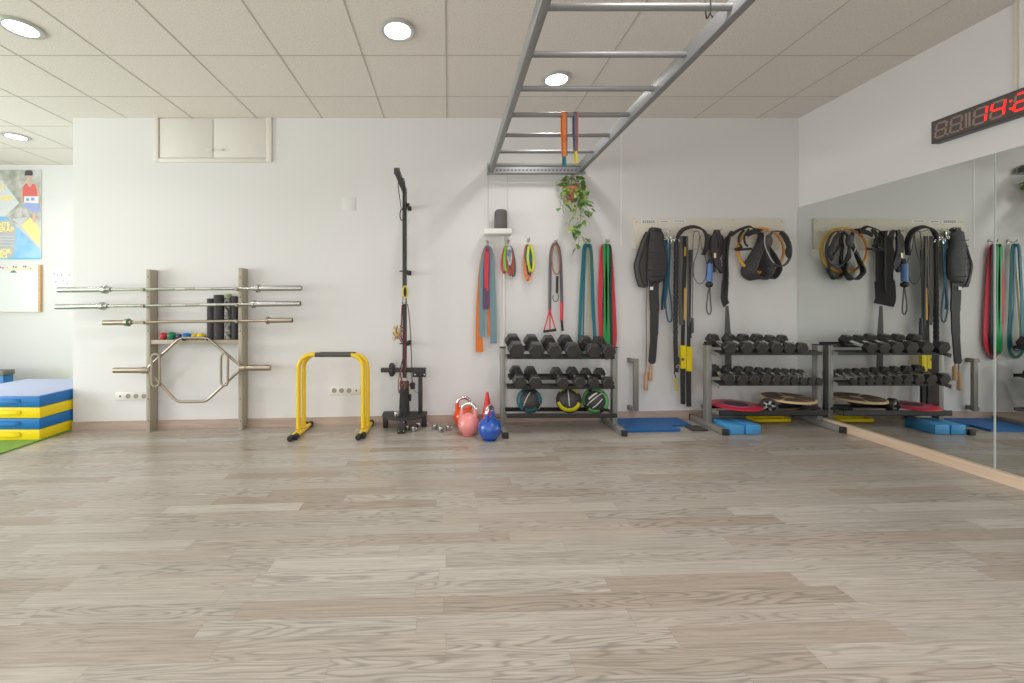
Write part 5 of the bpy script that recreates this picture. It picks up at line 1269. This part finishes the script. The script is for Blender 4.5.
sling('ankle_strap', 'black ankle cuff strap hanging inside the yellow ring, right one of the pair', (763.6, 236), (760.6, 271), (776, 269), 277.4, .10, .02)
r = thing('tangled_strap', 'tangle of black straps at the upper left of the yellow ring', 'strap', W(748, 229, YG0))
obj('webbing', MB().ribbon(gpath([(731, 236), (737, 231), (744, 228), (750, 226.6), (755, 229), (762, 230)], YG0 - .05), .03, .008, (0, 1, .8)), STRAP, r)
obj('webbing', MB().ribbon(gpath([(744, 230), (739.6, 236), (738.8, 243), (741.6, 247), (735, 249.6), (743, 249.4), (752, 248.6)], YG0 - .06), .022, .008, (0, .6, 1)), STRAP, r)
obj('webbing', MB().ribbon(gpath([(749, 229), (744.6, 236), (745, 243), (748, 246.4)], YG0 - .07), .02, .008, (1, .4, 0)), STRAP, r)
obj('strap_pad', MB().ribbon(gpath([(746.6, 235), (753, 232), (760, 231)], YG0 - .06), .045, .016, (0, .5, 1)), STRAP, r)

# ================================================================== LED CLOCK
XK = XM - .045
def kp(px, z): Y = XK * F / (px - 449); return Y
yA = XK * F / (931 - 449); yB = yA - .98
zt_, zb_ = HC + (304 - 122) * yA / F, HC - (144.4 - 304) * yA / F
r = thing('led_clock', 'long black LED wall clock with red digits above the mirror', 'clock', (XM, (yA + yB) / 2, zb_))
KB = mat('clock_brown_black', (0.105, 0.085, 0.078), .4)
obj('case', MB().box((XK, yB, zb_), (XM + .0118, yA, zt_), .004), mat('clock_case', (0.075, 0.066, 0.068), .45), r)
obj('face', MB().box((XK - .002, yB + .012, zb_ + .012), (XK - .0002, yA - .012, zt_ - .012)), KB, r, False)
ON = mat('led_red_on', (0.5, 0.0, 0.0), .4, emit=(1.0, 0.03, 0.02), estr=1.6); OFF = mat('led_segment_off', (0.30, 0.22, 0.185), .5)
SEG = {'8': 'abcdefg', '1': 'bc', '4': 'fgbc', '2': 'abged', '0': 'abcdef'}
zc = (zt_ + zb_) / 2
def digit(yc, w, h, ch):
    """seven segment digit; the reader looks along +x, his right is -y"""
    def seg(s_):
        t = h * .125; g = h * .02
        def bar(u0, v0, u1, v1):   # u to the reader's right, v up
            sh = .12
            P = []
            du, dv = u1 - u0, v1 - v0; L = math.hypot(du, dv); nx, ny = -dv / L, du / L
            for k, s2 in ((0.06, .0), (.12, .5), (.88, .5), (.94, 0), (.88, -.5), (.12, -.5)):
                u = u0 + du * k + nx * t * s2; v = v0 + dv * k + ny * t * s2
                P.append(V((XK - .0021, yc - (u + v * sh), zc + v)))
            return P
        W2, H2 = w / 2, h / 2
        return bar(*{'a': (-W2, H2, W2, H2), 'b': (W2, H2, W2, 0), 'c': (W2, 0, W2, -H2), 'd': (-W2, -H2, W2, -H2), 'e': (-W2, 0, -W2, -H2), 'f': (-W2, H2, -W2, 0), 'g': (-W2, 0, W2, 0)}[s_])
    on = MB(); off = MB()
    for s_ in 'abcdefg':
        (on if ch and s_ in SEG[ch] else off).prism(seg(s_), (-.0012, 0, 0))
    if off.v: obj('unlit_segments', off, OFF, r, False)
    if on.v: obj('lit_digit', on, ON, r, False)
hd = (zt_ - zb_) * .60; wd_ = hd * .50
def ky(px): return XK * F / (px - 449)
def dot(yc, zz, m, nm): obj(nm, MB().box((XK - .0033, yc - .006, zz - .006), (XK - .0021, yc + .006, zz + .006)), m, r, False)
digit(ky(941.3), .058, hd, None); dot(ky(947.8), zc - hd / 2, OFF, 'decimal_point')
digit(ky(956.4), .058, hd, None); dot(ky(962.6), zc - hd / 2, OFF, 'decimal_point')
for px in (966.5, 970): obj('unlit_bar', MB().box((XK - .0033, ky(px) - .006, zc - hd / 2), (XK - .0021, ky(px) + .006, zc + hd / 2)), OFF, r, False)
digit(ky(980.5), .060, hd, '1'); digit(ky(998.2), .060, hd, '4')
for dz in (.022, -.022): dot(ky(1011.3), zc + dz, ON, 'lit_colon')
digit(ky(1022.5), .062, hd, '2'); digit(ky(1044), .062, hd, None)

# ================================================================== LIGHT
def area(name, loc, rot, sx, sy, e, col):
    ld = bpy.data.lights.new(name, 'AREA'); ld.shape = 'RECTANGLE'; ld.size = sx; ld.size_y = sy; ld.energy = e; ld.color = col
    o = bpy.data.objects.new(name, ld); C.objects.link(o); o.location = loc; o.rotation_euler = rot; return o
area('daylight_left_window', (XL - .16, (LW[0] + LW[1]) / 2, (LW[2] + LW[3]) / 2), (0, -PI / 2 - .25, 0), LW[3] - LW[2] - .1, LW[1] - LW[0] - .1, 285, (.96, .98, 1.0))
for n_, h in (('daylight_shopfront', FW1), ('daylight_shopfront', FW2)):
    area(n_, ((h[0] + h[1]) / 2, YF - .16, (h[2] + h[3]) / 2), (PI / 2 + .3, 0, 0), h[1] - h[0] - .1, h[3] - h[2] - .1, 60, (1.0, .985, .97))
for x, y in ((-2.8, -.2), (-.35, -.2), (2.0, .9), (2.0, -.4), (2.0, -1.6), (1.0, 1.6), (-2.8, -1.8), (-.35, -1.8), (-5.2, 1.4), (-5.2, -.8)):  # added fill: unseen lamps without fittings, brightening floor and right side
    ld = bpy.data.lights.new('added_fill_beam', 'AREA'); ld.shape = 'DISK'; ld.size = .2; ld.energy = 15; ld.color = (1, .97, .94); ld.spread = 2.6
    lo = bpy.data.objects.new('added_fill_beam', ld); C.objects.link(lo); lo.location = (x, y, CEIL - .03)
w = bpy.data.worlds.new('sky'); bpy.context.scene.world = w; w.use_nodes = True
bg = w.node_tree.nodes['Background']; bg.inputs[0].default_value = (.9, .95, 1, 1); bg.inputs[1].default_value = .6

# ================================================================== CAMERA
cd = bpy.data.cameras.new('camera'); cam = bpy.data.objects.new('camera', cd); C.objects.link(cam)
cam.location = (0, 0, HC); cam.rotation_euler = (PI / 2, 0, 0)
cd.sensor_fit = 'HORIZONTAL'; cd.sensor_width = 36; cd.lens = F / 1024 * 36
cd.shift_x = (512 - 449) / 1024; cd.shift_y = -(341.5 - 304) / 1024; cd.clip_start = .02
sc = bpy.context.scene; sc.camera = cam
vs_ = sc.view_settings; vs_.view_transform = 'Standard'; vs_.look = 'None'; vs_.gamma = 1; vs_.exposure = -0.38; vs_.use_curve_mapping = False
sc.cycles.use_denoising = True
sc.cycles.max_bounces = 8; sc.cycles.diffuse_bounces = 5; sc.cycles.glossy_bounces = 4
sc.cycles.sample_clamp_indirect = 6
